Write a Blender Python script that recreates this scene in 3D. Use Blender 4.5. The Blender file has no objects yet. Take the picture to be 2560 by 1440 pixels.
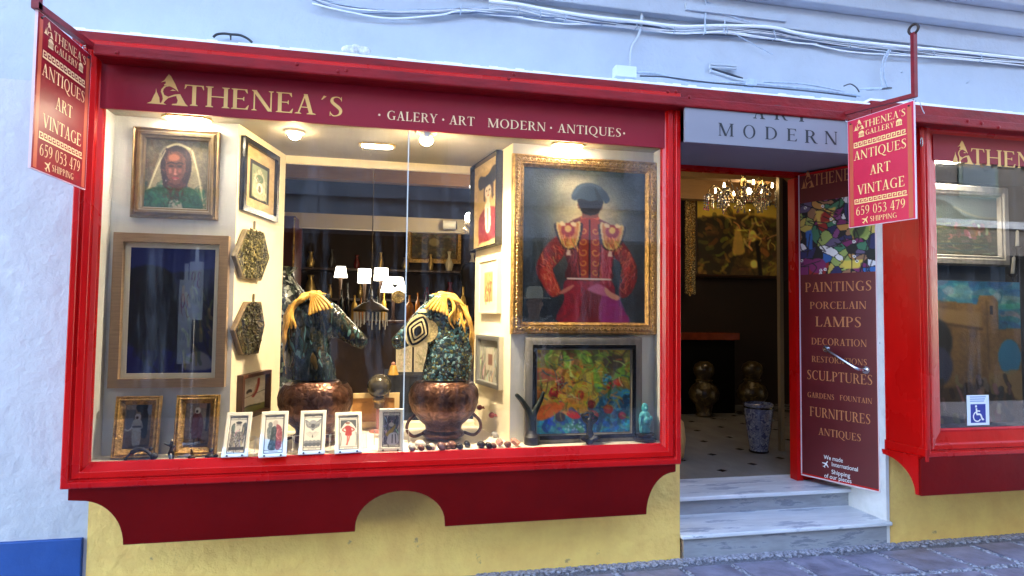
import bpy, bmesh, math, random
import numpy as np
from mathutils import Vector, Matrix
SC = bpy.context.scene
COL = SC.collection
rnd = random.Random(7)
rad = math.radians

# ---------------------------------------------------------------- camera
CAM = Vector((0.0, -3.69, 1.683))
YAW, PITCH, ROLL, FPX = rad(11.4318), rad(2.5796), rad(0.6738), 1500.0
_f = Vector((math.sin(YAW)*math.cos(PITCH), math.cos(YAW)*math.cos(PITCH), math.sin(PITCH)))
_r = Vector((math.cos(YAW), -math.sin(YAW), 0)); _u = _r.cross(_f)
RT = math.cos(ROLL)*_r + math.sin(ROLL)*_u
UP = -math.sin(ROLL)*_r + math.cos(ROLL)*_u
cd = bpy.data.cameras.new('camera'); cam = bpy.data.objects.new('camera', cd); COL.objects.link(cam)
cam.matrix_world = Matrix(((RT.x, UP.x, -_f.x, CAM.x), (RT.y, UP.y, -_f.y, CAM.y), (RT.z, UP.z, -_f.z, CAM.z), (0, 0, 0, 1)))
cd.sensor_width = 36.0; cd.lens = FPX/2560*36.0; cd.clip_end = 500; cd.clip_start = 0.05
SC.camera = cam

# ---------------------------------------------------------------- light
SUN_EL = rad(30)      # street in open shade: the sun stands behind the shop's own roof
w = bpy.data.worlds.new('World'); SC.world = w; w.use_nodes = True
nt = w.node_tree; bg = nt.nodes['Background']
sky = nt.nodes.new('ShaderNodeTexSky'); sky.sky_type = 'NISHITA'; sky.sun_disc = False
sky.sun_elevation = SUN_EL; sky.sun_rotation = rad(20); sky.air_density = 1.0; sky.dust_density = 0.6; sky.ozone_density = 1.0
nt.links.new(sky.outputs[0], bg.inputs[0]); bg.inputs[1].default_value = 0.15
ld = bpy.data.lights.new('sun', 'SUN'); ld.energy = 2.0; ld.angle = rad(0.5); ld.color = (1, .95, .87)
sun = bpy.data.objects.new('sun', ld); COL.objects.link(sun)
sdir = Vector((math.sin(rad(20))*math.cos(SUN_EL), math.cos(rad(20))*math.cos(SUN_EL), math.sin(SUN_EL)))
sun.rotation_euler = (-sdir).to_track_quat('-Z', 'Y').to_euler(); sun.location = (0, 6, 12)
SC.view_settings.view_transform = 'Standard'; SC.view_settings.look = 'None'
SC.view_settings.exposure = 4.05; SC.view_settings.gamma = 1.0
SC.render.engine = 'CYCLES'
SC.cycles.use_denoising = True
SC.cycles.max_bounces = 10; SC.cycles.transparent_max_bounces = 12
SC.cycles.sample_clamp_indirect = 6.0

# ---------------------------------------------------------------- helpers
def S(r, g, b):
    return tuple(((c/255/12.92) if c/255 <= .04045 else ((c/255+.055)/1.055)**2.4) for c in (r, g, b))
def ray(px, py):
    return (RT*(px-1280) - UP*(py-720) + _f*FPX)
def at(px, py, Y):
    d = ray(px, py); return CAM + d*((Y-CAM.y)/d.y)
def atZ(px, py, Z):
    d = ray(px, py); return CAM + d*((Z-CAM.z)/d.z)
class Plane:                                  # a flat place in the scene: origin, across, up, outward
    def __init__(s, o, u, v=(0, 0, 1)):
        s.o = Vector(o); s.u = Vector(u).normalized(); s.v = Vector(v).normalized(); s.n = s.u.cross(s.v)
    def p(s, a, b, c=0): return s.o + s.u*a + s.v*b + s.n*c
    def hit(s, px, py, c=0):
        d = ray(px, py); o = s.o + s.n*c
        q = CAM + d*((o-CAM).dot(s.n)/d.dot(s.n)) - s.o
        return q.dot(s.u), q.dot(s.v)
    def rect(s, tl, tr, br, bl):
        P = [s.hit(*q) for q in (tl, tr, br, bl)]
        return ((P[0][0]+P[3][0])/2, (P[1][0]+P[2][0])/2, (P[2][1]+P[3][1])/2, (P[0][1]+P[1][1])/2)
OFF = {}
def setp(o, label=None, cat=None, group=None, kind=None):
    if label: o['label'] = label
    if cat: o['category'] = cat
    if group: o['group'] = group
    if kind: o['kind'] = kind
    return o
def root(name, label, cat, loc, group=None):
    o = bpy.data.objects.new(name, None); COL.objects.link(o); o.location = loc; o.empty_display_size = .05
    OFF[o.name] = Vector(loc); return setp(o, label, cat, group)
def catmull(pts, n=6, closed=False):
    P = [np.array(p, float) for p in pts]; out = []
    N = len(P); rng = range(N if closed else N-1)
    for i in rng:
        g = (lambda k: P[k % N]) if closed else (lambda k: P[min(max(k, 0), N-1)])
        a, b, c, d = g(i-1), g(i), g(i+1), g(i+2)
        for k in range(n):
            t = k/n
            out.append(.5*((2*b)+(-a+c)*t+(2*a-5*b+4*c-d)*t*t+(-a+3*b-3*c+d)*t**3))
    if not closed: out.append(P[-1])
    return [tuple(o) for o in out]
class MB:
    def __init__(s): s.v = []; s.f = []; s.cut = None; s.m2 = None
    def add(s, vs, fs):
        k = len(s.v); s.v += [tuple(p) for p in vs]; s.f += [tuple(i+k for i in f) for f in fs]; return s
    def box(s, x0, y0, z0, x1, y1, z1):
        return s.obox(Plane((0, 0, 0), (1, 0, 0)), x0, x1, z0, z1, -y1, -y0)
    def obox(s, P, a0, a1, b0, b1, c0, c1):
        q = [P.p(a, b, c) for c in (c0, c1) for b in (b0, b1) for a in (a0, a1)]
        return s.add(q, [(0, 2, 3, 1), (4, 5, 7, 6), (0, 1, 5, 4), (2, 6, 7, 3), (0, 4, 6, 2), (1, 3, 7, 5)])
    def flat(s, P, pts, c=0):
        return s.add([P.p(a, b, c) for a, b in pts], [tuple(range(len(pts)))])
    def extr(s, P, pts, c0, c1):
        n = len(pts)
        q = [P.p(a, b, c0) for a, b in pts]+[P.p(a, b, c1) for a, b in pts]
        return s.add(q, [tuple(range(n-1, -1, -1)), tuple(range(n, 2*n))]+[(i, (i+1) % n, n+(i+1) % n, n+i) for i in range(n)])
    def tube(s, pts, r, seg=8, closed=False, flat=1.0):
        pts = [Vector(p) for p in pts]; n = len(pts); R = r if isinstance(r, (list, tuple)) else [r]*n
        vs = []; fs = []; N0 = None
        for i, p in enumerate(pts):
            a = pts[i-1] if (i or closed) else p; b = pts[(i+1) % n] if (i < n-1 or closed) else p
            t = (b-a).normalized()
            if N0 is None: N0 = t.orthogonal().normalized()
            N0 = (N0-t*N0.dot(t)); N0 = N0.normalized() if N0.length > 1e-6 else t.orthogonal().normalized()
            B = t.cross(N0)
            for k in range(seg):
                an = 2*math.pi*k/seg; vs.append(p+(N0*math.cos(an)+B*math.sin(an)*flat)*R[i])
        for i in range(n if closed else n-1):
            j = (i+1) % n
            for k in range(seg):
                l = (k+1) % seg; fs.append((i*seg+k, i*seg+l, j*seg+l, j*seg+k))
        if not closed: fs += [tuple(range(seg-1, -1, -1)), tuple(range((n-1)*seg, n*seg))]
        return s.add(vs, fs)
    def lathe(s, prof, o, seg=24, sx=1, sy=1):
        o = Vector(o); vs = []; fs = []; n = len(prof)
        for r, z in prof:
            for k in range(seg):
                a = 2*math.pi*k/seg; vs.append(o+Vector((r*math.cos(a)*sx, r*math.sin(a)*sy, z)))
        for i in range(n-1):
            for k in range(seg):
                l = (k+1) % seg; fs.append((i*seg+k, i*seg+l, (i+1)*seg+l, (i+1)*seg+k))
        fs += [tuple(range(seg-1, -1, -1)), tuple(range((n-1)*seg, n*seg))]
        return s.add(vs, fs)
    def sph(s, c, r, sc=(1, 1, 1), seg=12, rings=8, rot=None):
        c = Vector(c); vs = []; fs = []
        for i in range(rings+1):
            th = math.pi*i/rings
            for k in range(seg):
                a = 2*math.pi*k/seg
                q = Vector((math.sin(th)*math.cos(a)*sc[0], math.sin(th)*math.sin(a)*sc[1], -math.cos(th)*sc[2]))*r
                if rot: q = rot @ q
                vs.append(c+q)
        for i in range(rings):
            for k in range(seg):
                l = (k+1) % seg; fs.append((i*seg+k, i*seg+l, (i+1)*seg+l, (i+1)*seg+k))
        return s.add(vs, fs)
    def frame(s, P, a0, a1, b0, b1, prof):     # mitred moulding: profile of (inset from the outer edge, height)
        vs = []; fs = []; n = len(prof)
        for i, c in prof:
            vs += [P.p(a0+i, b0+i, c), P.p(a1-i, b0+i, c), P.p(a1-i, b1-i, c), P.p(a0+i, b1-i, c)]
        for k in range(n-1):
            for j in range(4):
                l = (j+1) % 4; fs.append((k*4+j, k*4+l, (k+1)*4+l, (k+1)*4+j))
        return s.add(vs, fs)
    def build(s, name, m, parent=None, smooth=0, bevel=0, label=None, cat=None, group=None, kind=None, sub=0):
        me = bpy.data.meshes.new(name); V = np.array(s.v, float)
        if parent is None:
            off = Vector(((V[:, 0].min()+V[:, 0].max())/2, (V[:, 1].min()+V[:, 1].max())/2, V[:, 2].min()))
        else: off = OFF[parent.name]
        me.from_pydata([tuple(q) for q in (V-np.array(off))], [], s.f)
        bm = bmesh.new(); bm.from_mesh(me)
        bm.to_mesh(me); bm.free()
        me.materials.append(m)
        if s.cut is not None:
            me.materials.append(s.m2)
            for p in me.polygons[s.cut:]: p.material_index = 1
        if smooth:
            me.polygons.foreach_set('use_smooth', [True]*len(me.polygons)); me.set_sharp_from_angle(angle=rad(smooth))
        o = bpy.data.objects.new(name, me); COL.objects.link(o)
        if parent is None: o.location = off
        else: o.parent = parent
        OFF[o.name] = off
        if bevel:
            b = o.modifiers.new('bevel', 'BEVEL'); b.width = bevel; b.segments = 2; b.limit_method = 'ANGLE'; b.angle_limit = rad(40)
        if sub:
            b = o.modifiers.new('sub', 'SUBSURF'); b.levels = sub; b.render_levels = sub
        return setp(o, label, cat, group, kind)

MATS = {}
def mat(name, c, rough=.6, metal=0, var=.0, vs=8, bump=0, bs=40, coat=0, c2=None, detail=4, spec=.5, wear=None, stretch=None):
    if name in MATS: return MATS[name]
    m = bpy.data.materials.new(name); m.use_nodes = True; t = m.node_tree; N = t.nodes; L = t.links
    b = N['Principled BSDF']; b.inputs['Base Color'].default_value = (*c, 1); b.inputs['Roughness'].default_value = rough
    b.inputs['Metallic'].default_value = metal; b.inputs['Coat Weight'].default_value = coat; b.inputs['Coat Roughness'].default_value = .07
    b.inputs['Specular IOR Level'].default_value = spec
    tc = N.new('ShaderNodeTexCoord'); src = tc.outputs['Object']
    if stretch:
        mp = N.new('ShaderNodeMapping'); mp.inputs['Scale'].default_value = stretch; L.new(src, mp.inputs['Vector']); src = mp.outputs[0]
    colout = None
    if var or c2:
        n = N.new('ShaderNodeTexNoise'); n.inputs['Scale'].default_value = vs; n.inputs['Detail'].default_value = detail; n.inputs['Roughness'].default_value = .62
        L.new(src, n.inputs['Vector'])
        r = N.new('ShaderNodeValToRGB'); r.color_ramp.elements[0].position = .33; r.color_ramp.elements[1].position = .67
        lo = tuple(x*(1-var) for x in c); hi = c2 if c2 else tuple(min(1, x*(1+var)) for x in c)
        r.color_ramp.elements[0].color = (*lo, 1); r.color_ramp.elements[1].color = (*hi, 1)
        L.new(n.outputs['Fac'], r.inputs[0]); colout = r.outputs[0]
        rr = N.new('ShaderNodeMapRange'); rr.inputs['To Min'].default_value = max(.03, rough-.08); rr.inputs['To Max'].default_value = min(1, rough+.1)
        L.new(n.outputs['Fac'], rr.inputs['Value']); L.new(rr.outputs[0], b.inputs['Roughness'])
    if wear:                                   # (colour, scale, threshold): chips and stains with a shape of their own
        wc, ws, wt = wear
        n2 = N.new('ShaderNodeTexNoise'); n2.inputs['Scale'].default_value = ws; n2.inputs['Detail'].default_value = 8; n2.inputs['Roughness'].default_value = .7
        L.new(src, n2.inputs['Vector'])
        r2 = N.new('ShaderNodeValToRGB'); r2.color_ramp.elements[0].position = wt; r2.color_ramp.elements[1].position = wt+.05
        L.new(n2.outputs['Fac'], r2.inputs[0])
        mx = N.new('ShaderNodeMix'); mx.data_type = 'RGBA'; mx.inputs[6].default_value = (*c, 1); mx.inputs[7].default_value = (*wc, 1)
        if colout: L.new(colout, mx.inputs[6])
        L.new(r2.outputs[0], mx.inputs[0]); colout = mx.outputs[2]
    if colout: L.new(colout, b.inputs['Base Color'])
    if bump:
        n3 = N.new('ShaderNodeTexNoise'); n3.inputs['Scale'].default_value = bs; n3.inputs['Detail'].default_value = 6; n3.inputs['Roughness'].default_value = .6
        L.new(src, n3.inputs['Vector'])
        bp = N.new('ShaderNodeBump'); bp.inputs['Strength'].default_value = bump; bp.inputs['Distance'].default_value = .02
        L.new(n3.outputs['Fac'], bp.inputs['Height']); L.new(bp.outputs[0], b.inputs['Normal'])
    MATS[name] = m; return m
def emit(name, c, e):
    m = bpy.data.materials.new(name); m.use_nodes = True; b = m.node_tree.nodes['Principled BSDF']
    b.inputs['Base Color'].default_value = (*c, 1); b.inputs['Emission Color'].default_value = (*c, 1); b.inputs['Emission Strength'].default_value = e
    return m
def glassmat(name, tint=(1, 1, 1), rough=0.0, boost=1.0):
    m = bpy.data.materials.new(name); m.use_nodes = True; t = m.node_tree; N = t.nodes; L = t.links
    N.remove(N['Principled BSDF']); out = N['Material Output']
    fr = N.new('ShaderNodeFresnel'); fr.inputs[0].default_value = 1.52
    ma = N.new('ShaderNodeMath'); ma.operation = 'MULTIPLY'; ma.inputs[1].default_value = boost; ma.use_clamp = True
    tr = N.new('ShaderNodeBsdfTransparent'); tr.inputs[0].default_value = (*tint, 1)
    gl = N.new('ShaderNodeBsdfGlossy'); gl.inputs['Roughness'].default_value = rough
    mx = N.new('ShaderNodeMixShader')
    L.new(fr.outputs[0], ma.inputs[0]); L.new(ma.outputs[0], mx.inputs[0]); di = N.new('ShaderNodeBsdfDiffuse'); di.inputs[0].default_value = (.8, .82, .85, 1); md = N.new('ShaderNodeMixShader')   # dust and wiping streaks on the pane
    tc = N.new('ShaderNodeTexCoord'); mp = N.new('ShaderNodeMapping'); mp.inputs['Scale'].default_value = (5, 5, .7); mp.inputs['Rotation'].default_value = (0, .25, 0); L.new(tc.outputs['Object'], mp.inputs[0])
    nn = N.new('ShaderNodeTexNoise'); nn.inputs['Scale'].default_value = 2.2; nn.inputs['Detail'].default_value = 8; nn.inputs['Roughness'].default_value = .7; L.new(mp.outputs[0], nn.inputs['Vector'])
    mr = N.new('ShaderNodeMapRange'); mr.inputs['From Min'].default_value = .5; mr.inputs['From Max'].default_value = .75; mr.inputs['To Max'].default_value = .07; L.new(nn.outputs['Fac'], mr.inputs['Value'])
    L.new(mr.outputs[0], md.inputs[0]); L.new(tr.outputs[0], md.inputs[1]); L.new(di.outputs[0], md.inputs[2])
    L.new(md.outputs[0], mx.inputs[1]); L.new(gl.outputs[0], mx.inputs[2]); L.new(mx.outputs[0], out.inputs[0])
    return m

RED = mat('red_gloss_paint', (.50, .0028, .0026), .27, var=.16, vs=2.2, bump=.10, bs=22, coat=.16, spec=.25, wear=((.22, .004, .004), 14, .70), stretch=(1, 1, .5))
RED_SHADE = mat('shaded_red_gloss_paint', (.17, .0022, .0020), .3, var=.15, vs=2, bump=.10, bs=16, spec=.12)  # shaded copy of the red: the aprons' shade is put into its colour
REDW = mat('weathered_red_paint', (.23, .0035, .006), .5, var=.25, vs=6, bump=.25, bs=30, spec=.25, wear=(S(176, 60, 72), 26, .70), stretch=(.6, 1, 1.5))
CRIM_SHADE = mat('shaded_crimson_vinyl', (.27, .005, .016), .42, var=.06, vs=2, spec=.3)  # fascia and left sign: shade put into a darker copy of the crimson
CRIM_LIT = mat('lit_crimson_vinyl', (.62, .016, .055), .4, var=.06, vs=2)  # same crimson in a lit copy, for the sign over the doorway
GOLDL = mat('pale_gold_lettering', S(232, 176, 92), .5, var=.05, vs=9)
CREAML = mat('cream_lettering', S(240, 200, 150), .5, var=.05, vs=9)
ORANGE = mat('orange_border', S(196, 88, 58), .45)
WHITEW = mat('whitewashed_plaster', S(180, 187, 199), .85, var=.06, vs=2.2, bump=.9, bs=5, detail=6)
LEFTW = mat('warm_whitewash', S(192, 192, 195), .85, var=.05, vs=3, bump=1.0, bs=6, detail=6)
YELL = mat('ochre_yellow_plaster', S(255, 206, 114), .85, var=.10, vs=5, bump=.8, bs=9, wear=(S(190, 156, 104), 7, .64))
BLUE = mat('cobalt_blue_paint', S(26, 74, 144), .55, var=.1, vs=6, bump=.25, bs=12)
PANELW = mat('display_white_paint', S(214, 218, 218), .7, var=.03, vs=4, bump=.05, bs=30)
BLACKP = mat('black_lacquer', (.012, .012, .013), .22, bump=.05, bs=20)
BLACKM = mat('matt_black', (.02, .02, .022), .55)
METAL = mat('polished_steel', (.62, .62, .63), .16, 1)
WIRE = mat('grey_white_cable', S(176, 188, 206), .5, var=.15, vs=30)
WIRED = mat('dark_cable', S(66, 70, 80), .5)
GLASS = glassmat('window_glass', (.95, .96, .955), boost=1.8)
GOLDF = mat('antique_gold_leaf', (.50, .31, .10), .38, .75, var=.45, vs=40, bump=.5, bs=90)
BRONZF = mat('bronze_champagne_gilding', (.24, .175, .10), .32, .7, var=.2, vs=14, bump=.05)
WOODP = mat('pale_oak', S(152, 128, 104), .55, var=.14, vs=10, stretch=(1, 1, 14))
MATC = mat('cream_mount_board', S(226, 220, 196), .8)
GREYF = mat('grey_limed_wood', S(128, 126, 122), .6, var=.22, vs=22, stretch=(1, 1, .25))
DARKW = mat('dark_brown_wood', (.045, .022, .012), .4, var=.3, vs=9)
# ---------------------------------------------------------------- lettering (stroke-built serif capitals)
T_, H_ = .135, .047
def _rect(x0, y0, x1, y1): return [(x0, y0), (x1, y0), (x1, y1), (x0, y1)]
def _foot(x0, x1, y, up=1): m = .07*up; return [(x0-.065, y), (x1+.065, y), (x1+.065, y+.028*up), (x1, y+m), (x0, y+m), (x0-.065, y+.028*up)]
def _stem(x, w=T_, y0=0, y1=1, b=1, t=1):
    o = [_rect(x, y0, x+w, y1)]
    if b: o.append(_foot(x, x+w, y0, 1))
    if t: o.append(_foot(x, x+w, y1, -1))
    return o
def _diag(x0, y0, x1, y1, w): return [(x0, y0), (x0+w, y0), (x1+w, y1), (x1, y1)]
def _brush(pts, n=5):
    c = catmull(pts, n); L = []; R = []
    for i, (x, y, wd) in enumerate(c):
        a = c[max(i-1, 0)]; b = c[min(i+1, len(c)-1)]; dx, dy = b[0]-a[0], b[1]-a[1]; l = math.hypot(dx, dy) or 1
        L.append((x-dy/l*wd/2, y+dx/l*wd/2)); R.append((x+dy/l*wd/2, y-dx/l*wd/2))
    return L+R[::-1]
def _arc(cx, cy, rx, ry, a0, a1, t=T_, h=H_, n=14):
    A = [rad(a0+(a1-a0)*i/n) for i in range(n+1)]
    return [(cx+rx*math.cos(a), cy+ry*math.sin(a)) for a in A]+[(cx+(rx-t)*math.cos(a), cy+(ry-h)*math.sin(a)) for a in A[::-1]]
def _ring(cx, cy, rx, ry, t=T_, h=H_): return [_arc(cx, cy, rx, ry, 90, 270, t, h), _arc(cx, cy, rx, ry, -90, 90, t, h)]
_S = [(.47, .83, .02), (.40, .945, .045), (.27, .975, .05), (.14, .90, .085), (.12, .74, .125), (.22, .60, .145), (.36, .46, .145), (.45, .30, .12), (.41, .12, .085), (.27, .025, .05), (.15, .04, .05), (.06, .18, .02)]
_C = [(.68, .80, .02), (.59, .93, .05), (.44, .975, .05), (.24, .88, .10), (.14, .69, .135), (.115, .5, .145), (.14, .31, .135), (.24, .12, .10), (.44, .025, .05), (.60, .07, .05), (.71, .21, .025)]
_six = [(.46, .93, .03), (.30, .86, .06), (.17, .70, .09), (.105, .48, .11), (.10, .30, .115), (.16, .10, .09), (.28, .015, .05)]
G = {
 'I': (.30, _stem(.08)), ' ': (.32, []),
 'T': (.70, _stem(.28)+[_rect(.03, .95, .67, 1), [(.03, .96), (.015, .79), (.035, .79), (.11, .96)], [(.67, .96), (.685, .79), (.665, .79), (.59, .96)]]),
 'H': (.86, _stem(.08)+_stem(.645)+[_rect(.2, .49, .66, .54)]),
 'E': (.67, _stem(.08)+[_rect(.2, .95, .57, 1), [(.57, .97), (.585, .80), (.565, .80), (.47, .97)], _rect(.2, .495, .45, .54), [(.45, .62), (.47, .62), (.47, .42), (.45, .42), (.41, .51)], _rect(.2, 0, .60, .05), [(.60, .02), (.635, .22), (.61, .22), (.49, .02)]]),
 'F': (.62, _stem(.08)+[_rect(.2, .95, .57, 1), [(.57, .97), (.585, .80), (.565, .80), (.47, .97)], _rect(.2, .495, .45, .54), [(.45, .62), (.47, .62), (.47, .42), (.45, .42), (.41, .51)]]),
 'L': (.63, _stem(.08)+[_rect(.2, 0, .57, .05), [(.57, .02), (.61, .24), (.585, .24), (.46, .02)]]),
 'N': (.86, _stem(.10, .05)+_stem(.70, .05, t=1, b=0)+[_diag(.62, -.01, .045, 1, .15)]),
 'M': (1.02, _stem(.09, .05)+_stem(.80)+[_diag(.41, 0, .06, 1, .15), _diag(.455, 0, .83, 1, .055)]),
 'A': (.76, [_diag(.09, 0, .345, 1, .055), _diag(.53, 0, .31, 1.0, .14), _rect(.2, .32, .56, .365), _foot(.06, .17, 0), _foot(.50, .70, 0)]),
 'V': (.74, [_diag(.305, 0, .05, 1, .145), _diag(.365, 0, .62, 1, .055), _foot(.06, .18, 1, -1), _foot(.60, .68, 1, -1)]),
 'Y': (.70, _stem(.285, T_, 0, .46, t=0)+[_diag(.285, .42, .04, 1, .14), _diag(.355, .42, .60, 1, .055), _foot(.06, .17, 1, -1), _foot(.57, .66, 1, -1)]),
 'O': (.90, _ring(.45, .5, .41, .515)), 'Q': (.90, _ring(.45, .5, .41, .515)+[_brush([(.40, .02, .05), (.55, -.10, .10), (.74, -.22, .09), (.92, -.22, .03)])]),
 'C': (.76, [_brush(_C), [(.66, .98), (.685, .98), (.69, .76), (.665, .76)]]),
 'G': (.84, [_brush(_C[:-1]), [(.66, .98), (.685, .98), (.69, .76), (.665, .76)]]+_stem(.60, T_, .03, .42, b=0)),
 'D': (.84, _stem(.08)+[_arc(.30, .5, .48, .5, -90, 90), _rect(.2, .953, .31, 1), _rect(.2, 0, .31, .047)]),
 'P': (.66, _stem(.08)+[_arc(.29, .73, .31, .27, -90, 90), _rect(.2, .953, .30, 1), _rect(.2, .46, .30, .507)]),
 'R': (.76, _stem(.08)+[_arc(.29, .74, .30, .26, -90, 90), _rect(.2, .953, .30, 1), _rect(.2, .48, .30, .527), [(.30, .50), (.44, .50), (.66, .07), (.76, .03), (.76, 0), (.60, 0), (.54, .05)]]),
 'S': (.55, [_brush(_S), [(.455, .99), (.48, .99), (.485, .78), (.46, .78)], [(.05, .22), (.075, .22), (.07, .0), (.045, .0)]]),
 'U': (.82, _stem(.09, T_, .32, 1, b=0)+_stem(.66, .05, .32, 1, b=0)+[_brush([(.155, .36, .135), (.17, .18, .13), (.27, .05, .09), (.42, .015, .055), (.57, .05, .055), (.665, .18, .05), (.685, .36, .05)])]),
 "'": (.24, [[(.08, 1.0), (.17, 1.0), (.11, .74), (.08, .74)]]), '´': (.42, [[(.17, .80), (.26, 1.0), (.36, .97), (.20, .79)]]),
 '.': (.45, [[(.22+.075*math.cos(a*.5236), .42+.075*math.sin(a*.5236)) for a in range(12)]]),
 '0': (.60, _ring(.30, .5, .255, .51, .105)),
 '3': (.56, [_brush([(.08, .80, .04), (.17, .94, .05), (.29, .965, .06), (.40, .86, .10), (.39, .69, .10), (.29, .57, .06), (.18, .545, .04)]), _brush([(.18, .545, .04), (.33, .52, .07), (.45, .38, .11), (.45, .20, .11), (.34, .05, .08), (.18, .015, .05), (.06, .09, .07)])]),
 '4': (.60, [_diag(.03, .25, .34, 1, .05), _rect(.03, .25, .57, .31), _rect(.345, 0, .455, 1), _foot(.345, .455, 0)]),
 '5': (.56, [_rect(.13, .90, .47, .99), _diag(.11, .5, .13, .99, .04), _brush([(.11, .50, .05), (.25, .585, .07), (.40, .50, .11), (.45, .30, .12), (.37, .10, .09), (.21, .015, .05), (.07, .08, .07)])]),
 '6': (.60, [_brush(_six)]+_ring(.305, .30, .245, .31, .105, .045)),
 '7': (.56, [_rect(.05, .90, .52, .99), _diag(.15, 0, .44, .95, .09), [(.05, .99), (.05, .80), (.07, .80), (.12, .92)]]),
}
G['9'] = (.60, [[(.60-x, 1-y) for x, y in p] for p in G['6'][1]])
def text_polys(s, gap=.06, big=None):
    out = []; x = 0
    for i, ch in enumerate(s):
        wd, ps = G[ch]; k = 1.0
        if big and i == 0: k = big
        for p in ps: out.append([(x+a*k, b*k) for a, b in p])
        x += wd*k+gap
    return out, x-gap
def put_text(mb, P, s, a0, a1, b, h, gap=.06, c=.0008, tilt=0.0, hw=None):
    ps, wd = text_polys(s, gap); k = (a1-a0)/wd if a1 is not None else (hw or h)
    for i, p in enumerate(ps):
        mb.flat(P, [(a0+x*k, b+tilt*x*k+y*h) for x, y in p], c+(i % 7)*.00016)
def _lg(pts):
    return [(((x-150)/245), ((345+(x-150)*.068)-y)/245) for x, y in pts]
LOGO = [_lg(q) for q in (
 [(300, 108), (315, 122), (347, 185), (374, 250), (345, 224), (318, 208), (290, 200), (270, 200), (268, 191), (281, 181), (277, 166), (243, 174), (268, 158), (285, 128)],
 [(212, 222), (217, 250), (238, 300), (241, 336), (256, 352), (150, 345), (180, 330), (198, 282), (210, 255)],
 [(300, 198), (268, 206), (250, 230), (247, 250), (259, 282), (263, 310), (254, 336), (240, 351), (292, 355), (268, 343), (278, 326), (302, 301), (340, 287), (376, 279), (384, 268), (345, 272), (300, 291), (272, 276), (262, 250), (266, 228), (282, 210), (306, 205)],
 [(358, 286), (386, 268), (426, 345), (446, 366), (328, 358), (332, 348), (364, 345), (370, 320)],
 [(313, 240), (332, 231), (356, 241), (332, 242)])]
def put_logo(mb, P, a, b, h, wk=1.0, c=.0008, tilt=0.0):
    for i, p in enumerate(LOGO):
        mb.flat(P, [(a+x*h*wk, b+tilt*x*h*wk+y*h) for x, y in p], c+i*.00016)
def put_key(mb, P, a0, a1, b, h, n=11, c=.0008):       # Greek key band
    mb.flat(P, _rect(a0, b, a1, b+h*.22), c); w_ = (a1-a0)/n
    for i in range(n):
        x = a0+i*w_; q = w_*.19
        for k, r in enumerate(((0, .22, .19, 1), (.19, .82, .85, 1), (.66, .42, .85, .82), (.38, .42, .66, .58))):
            mb.flat(P, _rect(x+r[0]*w_, b+r[1]*h, x+r[2]*w_, b+r[3]*h), c+.0002)
def put_temple(mb, P, a, b, s, c=.0008):
    mb.flat(P, [(a, b+s*.62), (a+s, b+s*.62), (a+s, b+s*.70), (a+s*.78, b+s*.95), (a+s*.5, b+s*1.05), (a+s*.22, b+s*.95), (a, b+s*.70)], c)
    mb.flat(P, _rect(a, b, a+s, b+s*.14), c)
    for k in range(4): mb.flat(P, _rect(a+s*(.08+.24*k), b+s*.14, a+s*(.21+.24*k), b+s*.62), c)
def put_plane(mb, P, a, b, s, ang=35, c=.0008):
    q = [(0, .55), (.07, .42), (.07, .15), (.5, -.12), (.5, -.22), (.07, -.08), (.05, -.38), (.18, -.48), (.18, -.55), (0, -.5)]
    q = q+[(-x, y) for x, y in q[::-1][1:-1]]; r = rad(-ang)
    mb.flat(P, [(a+s*(x*math.cos(r)-y*math.sin(r)), b+s*(x*math.sin(r)+y*math.cos(r))) for x, y in q], c)
def sans(mb, P, s, a, b, h, c=.001, bold=.02, width=None):
    cu = bpy.data.curves.new('t', 'FONT'); cu.body = s; cu.size = 1.0; cu.offset = bold; cu.fill_mode = 'FRONT'
    o = bpy.data.objects.new('t', cu); COL.objects.link(o); dg = bpy.context.evaluated_depsgraph_get()
    me = bpy.data.meshes.new_from_object(o.evaluated_get(dg))
    vs = [v.co.copy() for v in me.vertices]; fs = [tuple(p.vertices) for p in me.polygons]
    bpy.data.objects.remove(o); bpy.data.curves.remove(cu)
    xm = max(v.x for v in vs); kx = (width/xm) if width else h/.72
    mb.add([P.p(a+v.x*kx, b+v.y*h/.72, c) for v in vs], fs); bpy.data.meshes.remove(me)

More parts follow.
